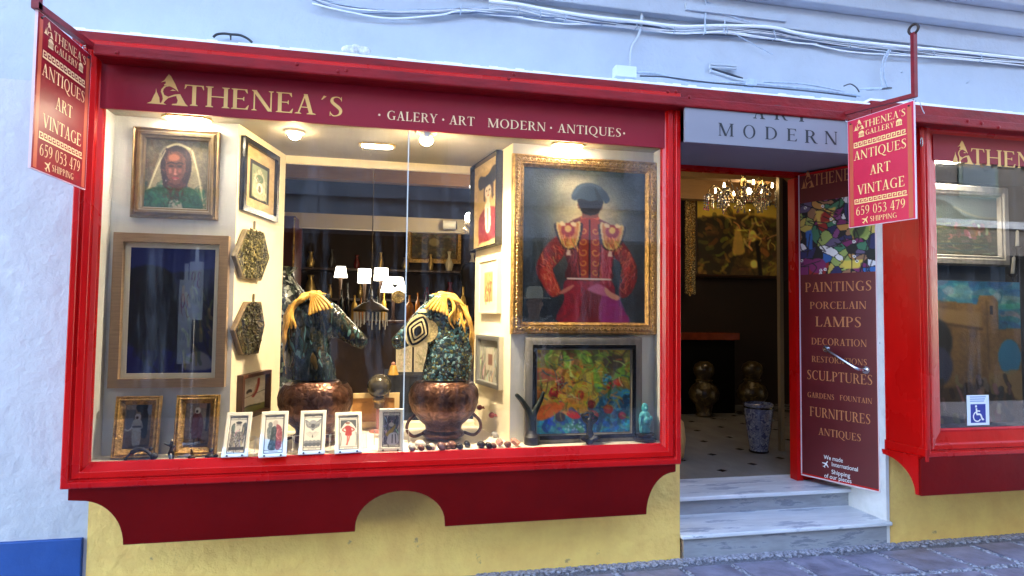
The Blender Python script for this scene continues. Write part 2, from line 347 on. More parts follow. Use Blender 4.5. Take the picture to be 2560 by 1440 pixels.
# ---------------------------------------------------------------- painted pictures: colours laid on a fine canvas grid
class Pic:
    def __init__(s, w, h, bg, seed=1):
        s.w, s.h = w, h; s.rg = np.random.RandomState(seed)
        s.a = np.ones((h, w, 3))*np.array(bg, float)
        s.U, s.V = np.meshgrid((np.arange(w)+.5)/w, (np.arange(h)+.5)/h)
    def nz(s, sc):
        k = s.rg.rand(int(sc*s.h/s.w)+3, sc+3)
        y = s.V*(k.shape[0]-2); x = s.U*(k.shape[1]-2); yi = y.astype(int); xi = x.astype(int); fy = y-yi; fx = x-xi
        fx = fx*fx*(3-2*fx); fy = fy*fy*(3-2*fy)
        return (k[yi, xi]*(1-fx)+k[yi, xi+1]*fx)*(1-fy)+(k[yi+1, xi]*(1-fx)+k[yi+1, xi+1]*fx)*fy
    def mix(s, m, c, al=1):
        m = np.clip(m*al, 0, 1)[..., None]; s.a = s.a*(1-m)+np.array(c, float)*m; return s
    def blur(s, m, k):
        for _ in range(int(k)):
            p = np.pad(m, 1, 'edge'); m = (p[:-2, 1:-1]+p[2:, 1:-1]+p[1:-1, :-2]+p[1:-1, 2:]+2*p[1:-1, 1:-1])/6
        return m
    def pm(s, pts):
        m = np.zeros((s.h, s.w), bool); n = len(pts)
        for i in range(n):
            x0, y0 = pts[i][:2]; x1, y1 = pts[(i+1) % n][:2]
            if y0 == y1: continue
            c = ((y0 > s.V) != (y1 > s.V)) & (s.U < (x1-x0)*(s.V-y0)/(y1-y0)+x0); m ^= c
        return m.astype(float)
    def poly(s, pts, c, soft=1, sm=0, al=1, tex=0):
        if sm: pts = catmull(pts, 5, True)
        m = s.blur(s.pm(pts), soft)
        if tex: m = m*(1-tex*s.nz(max(8, s.w//4)))
        return s.mix(m, c, al)
    def ell(s, cx, cy, rx, ry, c, rot=0, soft=1, al=1):
        x = s.U-cx; y = s.V-cy; k = s.h/s.w; cr, sr = math.cos(rot), math.sin(rot)
        X = (x*cr+y*k*sr); Y = (-x*sr+y*k*cr)/k
        return s.mix(s.blur(((X/rx)**2+(Y/ry)**2 < 1).astype(float), soft), c, al)
    def line(s, pts, wd, c, soft=0, al=1, sm=1):
        if sm and len(pts) > 2: pts = catmull(pts, 6)
        k = s.h/s.w; d = np.full((s.h, s.w), 9.)
        for (x0, y0), (x1, y1) in zip(pts[:-1], pts[1:]):
            dx, dy = x1-x0, (y1-y0)*k; l2 = dx*dx+dy*dy or 1e-9
            t = np.clip(((s.U-x0)*dx+(s.V-y0)*k*dy)/l2, 0, 1)
            d = np.minimum(d, np.hypot(s.U-x0-t*dx, (s.V-y0)*k-t*dy))
        return s.mix(s.blur(np.clip((wd/2-d)*s.w+.5, 0, 1), soft), c, al)
    def grain(s, amt, sc=None):
        n = .6*s.nz(sc or s.w//5)+.4*s.nz(s.w//2); s.a *= (1+amt*(n-.5)*2)[..., None]; return s
    def dabs(s, n, box, pal, ln=.1, wd=.02, ang=None, curve=.4, al=.85, mask=None):
        keep = s.a.copy() if mask is not None else None
        for _ in range(n):
            x = box[0]+(box[2]-box[0])*s.rg.rand(); y = box[1]+(box[3]-box[1])*s.rg.rand()
            a = (ang if ang is not None else s.rg.rand()*6.28)+s.rg.randn()*.3; l = ln*(.5+s.rg.rand()); c = pal[s.rg.randint(len(pal))]
            c = [q*(.8+.4*s.rg.rand()) for q in c]; b = a+curve*s.rg.randn()
            s.line([(x, y), (x+l*.5*math.cos(a), y+l*.5*math.sin(a)), (x+l*.5*(math.cos(a)+math.cos(b)), y+l*.5*(math.sin(a)+math.sin(b)))], wd*(.5+s.rg.rand()), c, 0, al)
        if mask is not None: s.a = keep+(s.a-keep)*mask[..., None]
        return s
    def build(s, name, P, a0, a1, b0, b1, parent, c=0, m=None, **kw):
        w, h = s.w, s.h; u = np.linspace(a0, a1, w); v = np.linspace(b1, b0, h)
        A, B = np.meshgrid(u, v); o = np.array(P.o+P.n*c)-np.array(OFF[parent.name] if parent else (0, 0, 0))
        co = o+A[..., None]*np.array(P.u)+B[..., None]*np.array(P.v)
        i = np.arange((h-1)*(w-1)); r = i//(w-1)*w+i % (w-1)
        F = np.stack([r, r+w, r+w+1, r+1], 1)
        me = bpy.data.meshes.new(name); me.vertices.add(w*h); me.vertices.foreach_set('co', co.reshape(-1))
        me.loops.add(F.size); me.loops.foreach_set('vertex_index', F.reshape(-1).astype(np.int32))
        me.polygons.add(len(F)); me.polygons.foreach_set('loop_start', np.arange(0, F.size, 4, dtype=np.int32))
        me.update(calc_edges=True); me.validate()
        c8 = np.clip(s.a/255, 0, 1); lin = np.where(c8 <= .04045, c8/12.92, ((c8+.055)/1.055)**2.4)
        at_ = me.color_attributes.new('Col', 'FLOAT_COLOR', 'POINT')
        at_.data.foreach_set('color', np.concatenate([lin, np.ones((h, w, 1))], 2).reshape(-1))
        me.materials.append(m or PAINT); ob = bpy.data.objects.new(name, me); COL.objects.link(ob)
        if parent: ob.parent = parent
        OFF[ob.name] = OFF[parent.name] if parent else Vector((0, 0, 0))
        return setp(ob, **kw)
def paintmat(name, rough, bump):
    m = bpy.data.materials.new(name); m.use_nodes = True; t = m.node_tree; b = t.nodes['Principled BSDF']; b.inputs['Roughness'].default_value = rough
    a = t.nodes.new('ShaderNodeVertexColor'); a.layer_name = 'Col'; t.links.new(a.outputs[0], b.inputs['Base Color'])
    n = t.nodes.new('ShaderNodeTexNoise'); n.inputs['Scale'].default_value = 120; n.inputs['Detail'].default_value = 5
    bp = t.nodes.new('ShaderNodeBump'); bp.inputs['Strength'].default_value = bump; bp.inputs['Distance'].default_value = .01
    tc = t.nodes.new('ShaderNodeTexCoord'); t.links.new(tc.outputs['Object'], n.inputs['Vector'])
    t.links.new(n.outputs['Fac'], bp.inputs['Height']); t.links.new(bp.outputs[0], b.inputs['Normal']); return m
PAINT = paintmat('oil_paint', .5, .25)
PRINT = paintmat('printed_paper', .6, .03)
# ================================================================ setting
W_ = .37; GZ = -.045
FR = Plane((0, 0, 0), (1, 0, 0))               # facade plane; FRy(Y) shifts it
def FRy(y): return Plane((0, y, 0), (1, 0, 0))
STONE = mat('violet_paving_stone', S(108, 104, 124), .36, var=.28, vs=7, bump=.3, bs=18, c2=S(136, 132, 152), wear=(S(92, 76, 84), 5, .66))
MORT = mat('pale_pebble_mortar', S(112, 112, 122), .8, var=.45, vs=60, bump=.9, bs=70)
m = MB(); m.add([(-40, -40, GZ-.012), (40, -40, GZ-.012), (40, 40, GZ-.012), (-40, 40, GZ-.012)], [(0, 1, 2, 3)])
m.build('street', MORT, kind='structure')
# paving stones: one sheet of bevelled slabs in courses along the street
m = MB(); SEAM = []
rows = [(-.13, .22), (-.62, -.17), (-1.13, -.66), (-1.64, -1.17), (-2.2, -1.69), (-2.8, -2.25), (-3.4, -2.86), (-4.0, -3.46), (-4.7, -4.06)]
for k, (y0, y1) in enumerate(rows):
    x = -7+rnd.random()*.3
    while x < 9:
        wd = .27+.16*rnd.random(); g = .035+.02*rnd.random(); j = lambda: rnd.uniform(-.012, .012)
        sl = .055
        q = [(x+j(), y0+j(), 0), (x+wd+j(), y0+j(), 0), (x+wd-sl+j(), y1+j(), 0), (x-sl+j(), y1+j(), 0)]
        dz = rnd.uniform(-.003, .004); c = Vector((x+wd/2-sl/2, (y0+y1)/2, 0))
        up = [tuple(c+(Vector(p)-c)*.955+Vector((0, 0, GZ+dz))) for p in q]; lo = [(p[0], p[1], GZ-.02) for p in q]
        SEAM.append((q[1], q[2]))
        m.add(lo+up, [(4, 5, 6, 7), (0, 1, 5, 4), (1, 2, 6, 5), (2, 3, 7, 6), (3, 0, 4, 7)]); x += wd+g
m.build('paving', STONE, kind='structure')
# pebbles pressed into the joints near the shop
PEB = mat('pale_pebbles', S(140, 138, 148), .5, var=.5, vs=45, detail=1)
m = MB()
def pebble(x, y):
    r = rnd.uniform(.006, .016); m.sph((x, y, GZ-.008), r, (1, 1+rnd.random()*.8, .75), 6, 4, Matrix.Rotation(rnd.random()*3, 3, 'Z'))
for i in range(2600):
    pebble(rnd.uniform(.6, 6.2), W_-.01-abs(rnd.gauss(0, .035)))
for y0, y1 in rows[:3]:
    for i in range(650): pebble(rnd.uniform(.6, 6.0), y0-.02+rnd.gauss(0, .014))
for a, b in SEAM:
    if a[0] > 1.0 and a[1] > -1.2 and a[0] < 6:
        for i in range(60): t = rnd.random(); pebble(a[0]+(b[0]-a[0])*t+.02+rnd.gauss(0, .009), a[1]+(b[1]-a[1])*t)
m.build('joint_pebbles', PEB, kind='stuff', label='small pale pebbles set in the joints of the paving', cat='pebbles', smooth=60)

# ================================================================ the building
B = root('whitewashed_building', 'whitewashed building with ochre yellow base and old cables over the red shopfront', 'building', (1, W_, GZ))
m = MB()
m.box(-9, W_, 3.06, 12, .80, 10)
m.build('wall', WHITEW, B, label='whitewashed upper wall')
m = MB(); m.box(-9, W_, GZ-.02, -1.74, .80, 3.0595); m.build('side_wall', LEFTW, B)
m = MB(); pl = FRy(W_)                         # ochre base under the windows, in front of the masonry
m.box(-1.738, W_-.004, GZ-.02, 2.072, .60, .835); m.box(3.830, W_-.004, GZ-.02, 12, .60, .835)
m.build('yellow_plinth', YELL, B, label='ochre yellow plastered base')
m = MB(); m.box(1.86, W_+.004, .835, 2.072, .80, 3.06); m.build('door_pier', WHITEW, B)
m = MB(); m.box(3.832, W_+.004, .835, 3.96, 1.0, 3.06); m.build('door_pier', WHITEW, B)
m = MB(); m.box(3.802, .360, GZ, 3.829, 1.0, 2.96); m.build('door_jamb', mat('scuffed_white_jamb', S(222, 220, 220), .7, var=.08, vs=7, bump=.5, bs=9, wear=(S(120, 112, 108), 8, .68)), B, label='scuffed white door jamb')
m = MB(); m.box(-9, -.75, 4.75, 12, W_-.001, 4.92); m.build('added_shade_slab', WHITEW, B)  # unseen slab added to cut the sky light on the upper wall
# stepped string courses high on the wall
ledges = [(at(2560, 138, W_).z, .045, .155), (0, .12, .17), (0, .2, .2)]
zA = at(2560, 150, W_-.02).z; zB = at(2560, 86, W_-.10).z; zC = at(2560, 30, W_-.17).z
for z0, z1, d in ((zA, zB, .07), (zB, zC, .17), (zC, zC+.3, .26)):
    m = MB(); m.box(-9, W_-d, z0, 12, W_+.01, z1-.0005); m.build('string_course', WHITEW, B, bevel=.01)
m = MB(); P0 = FRy(W_-.0705)
ax = [P0.hit(1712, 16)[0], P0.hit(1962, 45)[0]]; bz = P0.hit(1840, 42)[1]
m.obox(P0, ax[0], ax[1], bz, bz+.05, 0, .02); m.build('wall_batten', WHITEW, B, bevel=.003)

nb = root('neighbouring_house', 'cobalt blue painted base of the white house left of the shopfront', 'house', (-4, W_, GZ))
m = MB(); m.box(-9, W_-.022, GZ-.02, -1.758, W_+.01, at(100, 1352, W_-.02).z); m.build('blue_dado', BLUE, nb, bevel=.006)

# shop room behind the windows
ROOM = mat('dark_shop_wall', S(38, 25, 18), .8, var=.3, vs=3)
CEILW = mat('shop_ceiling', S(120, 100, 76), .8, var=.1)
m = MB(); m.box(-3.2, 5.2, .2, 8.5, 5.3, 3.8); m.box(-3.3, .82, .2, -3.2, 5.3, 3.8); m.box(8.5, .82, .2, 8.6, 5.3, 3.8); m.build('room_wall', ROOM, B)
m = MB(); m.box(-3.3, .82, 3.75, 8.6, 5.3, 3.85); m.build('room_ceiling', CEILW, B)
BEAM = mat('varnished_beam', S(150, 112, 66), .5, var=.2, vs=6, stretch=(.2, 1, 1))
for y in (1.9, 3.2, 4.5):
    m = MB(); m.box(-3.2, y, 3.45, 8.5, y+.14, 3.745); m.build('ceiling_beam', BEAM, B)
# marble floor with small black cabochons
MARB = mat('cream_marble', S(136, 132, 126), .2, var=.14, vs=3.2, detail=9, stretch=(1, .5, 1))
MARBW = mat('white_marble', S(200, 202, 208), .3, var=.0, c2=S(236, 238, 242), vs=3, detail=10, wear=(S(164, 170, 186), 4.0, .54), stretch=(.5, 2.6, 2.2))
MARBG = mat('grey_marble_riser', S(150, 152, 158), .3, var=.12, c2=S(172, 174, 182), vs=5, detail=10, wear=(S(126, 130, 142), 5, .55), stretch=(.6, 1, 3.0))
FZ = .27
m = MB(); m.box(-3.2, 1.215, FZ-.05, 8.5, 5.2, FZ); m.cut = len(m.f); m.m2 = BLACKP; o = Vector((3.03, 1.42, 0)); e1 = Vector((.43, .18, 0)); e2 = Vector((-.18, .43, 0))
GROUT = mat('floor_grout', S(140, 132, 120), .7)
for i in range(-8, 16):
    for j in range(-8, 16):
        c = o+e1*i+e2*j
        if 1.28 < c.y < 5 and 2.0 < c.x < 7:
            a = e1.normalized()*.036; b = e2.normalized()*.036
            m.add([c-a-b+Vector((0, 0, FZ+.002)), c+a-b+Vector((0, 0, FZ+.002)), c+a+b+Vector((0, 0, FZ+.002)), c-a+b+Vector((0, 0, FZ+.002))], [(0, 1, 2, 3)])
m.build('marble_floor', MARB, B, label='cream marble floor with black cabochons')
# soffit and lettered panel over the door
LIL = mat('shade_greyed_panel', S(138, 133, 140), .7, var=.03, vs=3)  # white of panel and soffit greyed to carry the shade over the door
PB = FRy(-.07); ax0 = PB.hit(1713, 300)[0]; ax1 = PB.hit(2280, 330)[0]; pz = .5*(PB.hit(1712, 345)[1]+PB.hit(2110, 392)[1])
ds = root('door_header', 'white panel lettered ART MODERN above the shop doorway', 'sign', (2.75, -.07, pz))
m = MB(); m.box(ax0, -.07, pz, ax1, -.05, 3.0735); m.build('header_panel', LIL, ds)
m = MB(); m.add([(ax0, -.0695, pz-.001), (ax1, -.0695, pz-.001), (3.81, .37, 2.968), (1.893, .37, 2.968), (3.81, 1.0, 2.985), (1.893, 1.0, 2.985)], [(3, 2, 1, 0), (5, 4, 2, 3)]); m.build('soffit', LIL, ds)
m = MB(); B1 = MATS['matt_black']
for ch, x0, x1, yb, yt in (('M', 1797, 1833, 339, 310), ('O', 1858, 1888, 345, 314), ('D', 1914, 1943, 348, 319), ('E', 1968, 1992, 352, 323), ('R', 2013, 2042, 357, 327), ('N', 2062, 2093, 360, 330), ('A', 1884, 1911, 296, 262), ('R', 1937, 1967, 299, 265), ('T', 1988, 2004, 303, 270)):
    a0, b0 = PB.hit(x0, yb); a1, b1 = PB.hit(x1, yt)
    if ch == 'T': a1 = a0+.10
    m = MB(); put_text(m, PB, ch, a0-.005, a1+.005, b0, max(.082, b1-b0)); m.build('letter', BLACKM, ds)

# ================================================================ red shopfront
def frame_window(name, label, X0, X1, z0, glassL, glassR, gz0, seam, fz0, sideface):
    s = root(name, label, 'shop window', ((X0+X1)/2, .2, z0))
    P = FRy(.06); m = MB()
    m.frame(P, X0, X1, z0, 3.195, [(0, -.31), (0, .058), (.008, .064), (.034, .064), (.040, .048), (.048, .048), (.056, .060), (.088, .054), (.094, .03), (glassL-X0, .012), (glassL-X0, -.02)])
    m.build('frame', RED, s, bevel=.003)
    m = MB()                                   # sloping sill between glass and lower rail
    if sideface: m.add([P.p(glassL, gz0, .002), P.p(glassR, gz0, .002), P.p(glassR, gz0-.012, .016), P.p(glassL, gz0-.012, .016), P.p(glassL, gz0-.03, .013), P.p(glassR, gz0-.03, .013)], [(3, 2, 1, 0), (4, 5, 2, 3)])
    else: m.add([P.p(glassL+.002, gz0, -.005), P.p(glassR-.002, gz0, -.005), P.p(glassR+.018, z0+.088, .052), P.p(glassL-.018, z0+.088, .052), P.p(glassL, z0+.06, 0), P.p(glassR, z0+.06, 0)], [(3, 2, 1, 0), (4, 5, 2, 3), (0, 1, 5, 4)])
    m.build('sill', RED, s)
    m = MB(); m.box(X0+.04, .07, z0-.012, X1-.04, W_-.006, z0+.02)
    m.box(X0+.004, .062, z0, X0+.03, W_-.006, 3.07); m.box(X1-.03, .062, z0, X1-.004, W_-.006, 3.07)
    if sideface: m.box(X0-.010, -.004, z0-.03, X0+.02, W_-.006, z0+.06); m.box(X0-.006, .02, z0+.06, X0+.01, .05, 3.1)
    m.build('carcass', RED, s, bevel=.003)
    m = MB()
    cuts = [glassL]+seam+[glassR]
    for a, b in zip(cuts[:-1], cuts[1:]):
        g = MB(); g.add([P.p(a+.001, gz0-.01, 0), P.p(b-.001, gz0-.01, 0), P.p(b-.001, fz0+.03, 0), P.p(a+.001, fz0+.03, 0)], [(0, 1, 2, 3)]); g.build('glass_pane', GLASS, s)
    for a in seam:
        g = MB(); g.obox(P, a-.0035, a+.0035, gz0, fz0, -.004, .0035); g.build('glass_joint', mat('frosted_silicone', S(214, 212, 200), .35), s)
    m = MB(); m.box(glassL-.03, .035, fz0, glassR+.03, .052, 3.10); f = m.build('fascia', CRIM_SHADE, s, label='crimson fascia with pale gold lettering')
    return s, f, FRy(.035)
mx = FRy(.06).hit(1015, 700)[0]
SW, FA, PF = frame_window('shop_window', 'large red framed display window full of paintings, left of the door', -1.725, 1.895, .715, -1.612, 1.797, .845, [mx], 2.822, False)
# apron with scalloped corners and a central arch
def scallop(x0, z0, x1, z1, n=12):             # quarter curve, concave, from (x0,z0) to (x1,z1)
    return [(x0+(x1-x0)*math.sin(math.pi/2*i/n), z1+(z0-z1)*math.cos(math.pi/2*i/n)) for i in range(n+1)]
m = MB(); ap = [(-1.70, .725), (-1.70, .645)]
ap += scallop(-1.64, .64, -1.42, .39)+[(-.178, .389)]
ap += [(.087+(.265*math.cos(a)), .415+.20*math.sin(a)) for a in [math.pi-math.pi*i/20 for i in range(21)]]
ap += [(.353, .389), (1.668, .391)]+scallop(1.86, .655, 1.668, .391)[::-1][1:]+[(1.875, .66), (1.875, .725)]
TP = Plane((0, .02, .725), (1, 0, 0), (0, -.30, 1))  # apron tilted inward so that its face darkens
def thr(x, z): d = Vector((x, .035, z))-CAM; q = CAM+d*((TP.o-CAM).dot(TP.n)/d.dot(TP.n))-TP.o; return q.dot(TP.u), q.dot(TP.v)
ap = [thr(*q) for q in ap]; m.extr(TP, ap, -.03, 0); m.build('apron', RED_SHADE, SW, bevel=.004)
m = MB(); put_text(m, PF, 'THENEA´S', PF.hit(459, 264)[0], PF.hit(858, 292)[0], PF.hit(476, 264)[1], .121, gap=.03)
a = PF.hit(367, 258); put_logo(m, PF, a[0], a[1], .176, 1.02)
m.build('shop_name', GOLDL, FA)
m = MB()
for s_, x0, x1, y in (('.', 940, 962, 282), ('GALERY', 967, 1093, 297), ('.', 1100, 1121, 296), ('ART', 1123, 1187, 304), ('MODERN', 1219, 1365, 317), ('.', 1370, 1393, 317), ('ANTIQUES', 1394, 1553, 331), ('.', 1553, 1575, 333)):
    a0 = PF.hit(x0, y)[0]; a1 = PF.hit(x1, y)[0]; put_text(m, PF, s_, a0, None if s_ == '.' else a1, PF.hit(1219, 318)[1]+(-.012 if s_ == '.' else .001), .092 if s_ == '.' else .057)
m.build('subtitle', CREAML, FA)
SW2, FA2, PF2 = frame_window('shop_window', 'red framed display window right of the door, with a wheelchair sticker', 3.806, 7.6, .69, 3.985, 7.5, .885, [], 2.88, True)
m = MB(); m.extr(FRy(.02), [(3.80, .70), (3.757, .68), (3.757, .42), (7.5, .42), (7.5, .70)], 0, .02); m.build('apron', RED_SHADE, SW2, bevel=.003)
m = MB(); YP = Plane((3.757, 0, 0), (0, -1, 0)); m.extr(YP, [(-.021, .70), (-.35, .68), (-.34, .645)]+[(-.33+.28*math.sin(q), .42+.225*math.cos(q)) for q in [math.pi/2*i/10 for i in range(11)]]+[(-.021, .42)], -.03, 0); m.build('side_bracket', RED, SW2)
m = MB(); a = PF2.hit(2376, 407); h = .175
put_logo(m, PF2, a[0], a[1], h, 1.0); put_text(m, PF2, 'THENEA´S', PF2.hit(2427, 412)[0], PF2.hit(2427, 412)[0]+1.05, PF2.hit(2440, 412)[1], .125, gap=.03)
m.build('shop_name', GOLDL, FA2)
# cornice over windows and door
cz = root('shopfront_cornice', 'weathered red timber cornice running over the left window and the door', 'cornice', (.85, .1, 3.075))
def cornice(r, x0, x0b, x1, z):
    m = MB(); m.box(x0, -.085, z, x1, W_+.02, z+.066); m.build('lower_moulding', REDW, r, bevel=.010)
    m = MB(); m.box(x0b, .012, z+.072, x1, W_+.02, z+.172); m.build('upper_board', REDW, r, bevel=.006)
    m = MB(); k = 90
    for i in range(k):
        xa = x0b+(x1-x0b)*i/k; xb = x0b+(x1-x0b)*(i+1)/k; hh = .012+.010*rnd.random()
        m.box(xa, .018+.006*rnd.random(), z+.1725, xb, W_+.01, z+.173+hh)
    m.build('plaster_cap', mat('bright_limewash', S(244, 246, 250), .8, bump=.4, bs=20), r, smooth=50)
cornice(cz, -1.62, -1.77, 3.40, 3.074)
m = MB()
for px, py in ((292, 131), (845, 178), (866, 175), (742, 160), (1285, 186), (1670, 229), (1690, 229), (1724, 242), (1272, 196)):
    q = at(px, py, -.087); m.sph((q.x, -.085, q.z), .012, (1, .6, 1), 8, 6)
m.build('bolt_head', REDW, cz, smooth=60)
cz2 = root('shopfront_cornice', 'dark red timber cornice over the right window, ending behind the hanging sign', 'cornice', (5.5, .1, 3.1))
cornice(cz2, 3.403, 3.403, 8, 3.106)
m = MB()
for px, py in ((2455, 308), (2498, 318), (2420, 302)):
    q = at(px, py, -.087); m.sph((q.x, -.085, q.z), .014, (1, .6, 1), 8, 6)
m.build('bolt_head', REDW, cz2, smooth=60)

# ---------------------------------------------------------------- doorway, steps, open door leaf
st = root('marble_steps', 'two pale marble steps with grey risers leading up to the shop door', 'steps', (2.95, .6, GZ))
m = MB(); m.box(2.076, .335, .092, 3.835, .80, .122); m.build('tread', MARBW, st, bevel=.008, label='lower white marble tread')
m = MB(); m.box(2.10, .36, GZ-.02, 3.801, .40, .0915); m.build('riser', MARBG, st)
m = MB(); m.box(2.0, .715, .238, 3.80, 1.212, FZ+.001); m.build('tread', MARBW, st, bevel=.008, label='upper white marble tread')
m = MB(); m.box(2.0, .755, .10, 3.81, .79, .2375); m.build('riser', MARBG, st)
df = root('door_frame', 'dark red door frame at the back of the recess', 'door frame', (2.8, 1.0, FZ))
m = MB(); m.box(1.9, .995, 2.948, 3.81, 1.08, 2.984); m.build('lintel', RED, df)
m = MB(); m.box(3.50, 1.0, FZ, 3.56, 1.09, 2.93); m.box(1.98, 1.0, FZ, 2.09, 1.08, 2.93); m.build('jamb_post', RED, df)
m = MB(); m.box(3.565, 1.02, FZ, 3.90, 1.08, 2.93); m.build('filler_board', RED, df)
DH = Vector((3.535, .99, 0)); DF = Vector((3.797, .415, 0)); PD = Plane(DH, DF-DH); DL = (DF-DH).length
dt = 2.962; db = .5*(PD.hit(2003, 1187)[1]+PD.hit(2197, 1229)[1])
dr = root('shop_door', 'open red door leaf covered in gold lettering of what the shop sells', 'door', (DH.x, DH.y, db))
m = MB(); m.obox(PD, 0, DL, db, dt, -.045, 0); m.build('leaf', RED, dr, bevel=.003)
m = MB(); m.obox(PD, -.001, .008, db+.01, dt-.01, -.02, .004); m.obox(PD, DL-.006, DL+.001, db, dt, -.02, .004); m.obox(PD, 0, DL, db-.004, db+.006, -.02, .004)
m.build('metal_edge', mat('worn_white_edge', S(225, 205, 205), .4), dr)
m = MB(); m.obox(PD, .012, DL-.010, db+.02, dt-.02, .0005, .002); vn = m.build('vinyl_sheet', mat('dark_crimson_vinyl', (.11, .003, .007), .4, var=.08, vs=2), dr)
m = MB(); GOLDD = mat('bronze_gold_lettering', S(190, 122, 74), .5, var=.06, vs=9)
for s_, x0, x1, yb0, h, tl in (('PAINTINGS', 2013, 2180, 728, 24, 0), ('PORCELAIN', 2025, 2167, 772, 18, 0), ('LAMPS', 2039, 2154, 817, 25, 0), ('DECORATION', 2029, 2168, 864, 17, 0), ('RESTORATIONS', 2030, 2168, 909, 15, 0), ('SCULPTURES', 2018, 2182, 955, 24, 0), ('GARDENS', 2019, 2086, 996, 13, 0), ('FOUNTAIN', 2100, 2181, 1005, 13, 0), ('FURNITURES', 2025, 2177, 1050, 24, 0), ('ANTIQUES', 2047, 2153, 1095, 18, 0)):
    xm = (x0+x1)/2; a0 = PD.hit(x0, yb0)[0]; a1 = PD.hit(x1, yb0)[0]; b = PD.hit(xm, yb0)[1]; b1 = PD.hit(xm, yb0-h)[1]
    put_text(m, PD, s_, a0, a1, b, b1-b, gap=.05, c=.003)
a0 = PD.hit(2003, 470); put_logo(m, PD, a0[0], a0[1]-.01, .16, .62, c=.003); put_text(m, PD, 'THENEA´S', a0[0]+.115, a0[0]+.56, a0[1], .10, c=.003)
m.build('lettering', GOLDD, dr)
m = MB()
for s_, x, y, w_ in (('We made', 2060, 1147, .155), ('International', 2079, 1165, .21), ('Shipping', 2079, 1184, .15), ('of our pieces', 2061, 1193, .22)):
    a, b = PD.hit(x, y); sans(m, PD, s_, a, b, .036, c=.003, bold=.006, width=w_)
a, b = PD.hit(2065, 1160); put_plane(m, PD, a, b, .06, 30, c=.003); m.build('shipping_note', mat('white_vinyl', S(235, 235, 235), .5), dr)
m = MB(); h0 = PD.hit(2067, 872); h1 = PD.hit(2166, 925)
pts = [PD.p(h0[0], h0[1], 0), PD.p(h0[0]+.01, h0[1], .06), PD.p(h0[0]+.05, h0[1]-.01, .085), PD.p(h1[0]-.07, h1[1]+.03, .085), PD.p(h1[0]-.02, h1[1]+.004, .06), PD.p(h1[0], h1[1], 0)]
m.tube(catmull(pts, 6), .013, 10)
for h in (h0, h1): m.tube([PD.p(h[0], h[1], 0), PD.p(h[0], h[1], .012)], .03, 14)
m.build('handle', METAL, dr, smooth=50)
pc = Pic(96, 110, (40, 34, 60), 5)                # invented jumble of flat coloured shapes with black outlines
pal = [(38, 38, 92), (24, 24, 40), (120, 30, 96), (200, 180, 86), (40, 96, 170), (150, 30, 30), (150, 168, 90), (214, 214, 220), (150, 110, 80), (96, 84, 120), (60, 120, 90), (190, 140, 70), (20, 20, 24), (232, 232, 236), (126, 60, 120)]
cs = pc.rg.rand(90, 2); d = np.stack([np.hypot((pc.U-c[0])+.05*(pc.nz(6)-.5), (pc.V-c[1])*1.15) for c in cs]); o = np.sort(d, 0); ix = d.argmin(0)
pc.a = np.array([pal[pc.rg.randint(len(pal))] for _ in cs], float)[ix]*(1-.0*pc.U[..., None]); pc.mix((o[1]-o[0] < .009).astype(float), (12, 12, 16))
pc.ell(.80, .46, .12, .10, (130, 150, 70)); pc.ell(.80, .46, .06, .10, (60, 80, 40), .5)
pc.poly([(.22, .14), (.5, .12), (.44, .3), (.25, .32)], (206, 176, 80)); pc.poly([(.3, .2), (.36, .14), (.4, .2), (.44, .16), (.42, .3), (.29, .3)], (150, 30, 26))
pc.ell(.24, .88, .12, .10, (126, 30, 96)); pc.poly([(.55, .83), (.84, .84), (.8, .94), (.6, .95)], (220, 196, 80)); pc.poly([(.08, .4), (.17, .38), (.18, .68), (.1, .62)], (40, 100, 180))
for _ in range(26): x, y = pc.rg.rand(2); pc.line([(x, y), (x+pc.rg.randn()*.12, y+pc.rg.randn()*.12), (x+pc.rg.randn()*.16, y+pc.rg.randn()*.16)], .012, (14, 14, 18))
for _ in range(12): x, y = pc.rg.rand(2); pc.ell(x, y, .02, .02, (235, 235, 235), soft=0); pc.ell(x, y, .009, .009, (15, 15, 20), soft=0)
r = PD.rect((1999, 520), (2190, 470), (2190, 680), (1999, 686)); pc.build('printed_picture', PD, .013, r[1], r[2], r[3], dr, .003, PRINT)
# ================================================================ display box behind the left window
FLZ, CLZ = .842, 2.838
db_ = root('display_niche', 'white painted display niche inside the large left window', 'display niche', (.05, .5, FLZ))
JA, JB, JC, JD = (-.936, .22), (-.775, .92), (.785, .22), (.640, .92)
m = MB(); m.add([(-1.64, .075, FLZ), (1.83, .075, FLZ), (1.83, 1.0, FLZ), (-1.64, 1.0, FLZ), (-1.64, .075, FLZ-.02), (1.83, .075, FLZ-.02), (1.83, 1.0, FLZ-.02), (-1.64, 1.0, FLZ-.02)], [(0, 1, 2, 3), (7, 6, 5, 4), (0, 4, 5, 1), (1, 5, 6, 2), (2, 6, 7, 3), (3, 7, 4, 0)])
m.build('display_floor', mat('display_shelf_white', S(228, 220, 206), .5, var=.05, vs=5), db_)
m = MB(); m.box(-1.64, .075, CLZ, 1.83, .95, CLZ+.02); m.build('ceiling', mat('grey_ceiling_paint', S(150, 146, 138), .7, var=.08, vs=4), db_)
m = MB()
m.box(-1.645, .066, FLZ, -1.622, .22, CLZ); m.box(1.802, .066, FLZ, 1.83, .22, CLZ); m.v, m.v2 = m.v[:8], m.v[8:]; m.f = m.f[:6]; m.build('side_wall', PANELW, db_); m.v = m.v2; m.build('side_wall', PANELW, db_)
m = MB(); m.box(-1.64, .22, FLZ, JA[0]-.002, .24, CLZ); m.build('back_panel', PANELW, db_)
m = MB(); m.box(JC[0]+.002, .22, FLZ, 1.83, .24, CLZ); m.build('back_panel', PANELW, db_)
CREAMW = mat('cream_jamb_paint', S(234, 222, 192), .65, var=.04, vs=5, bump=.05, bs=25)
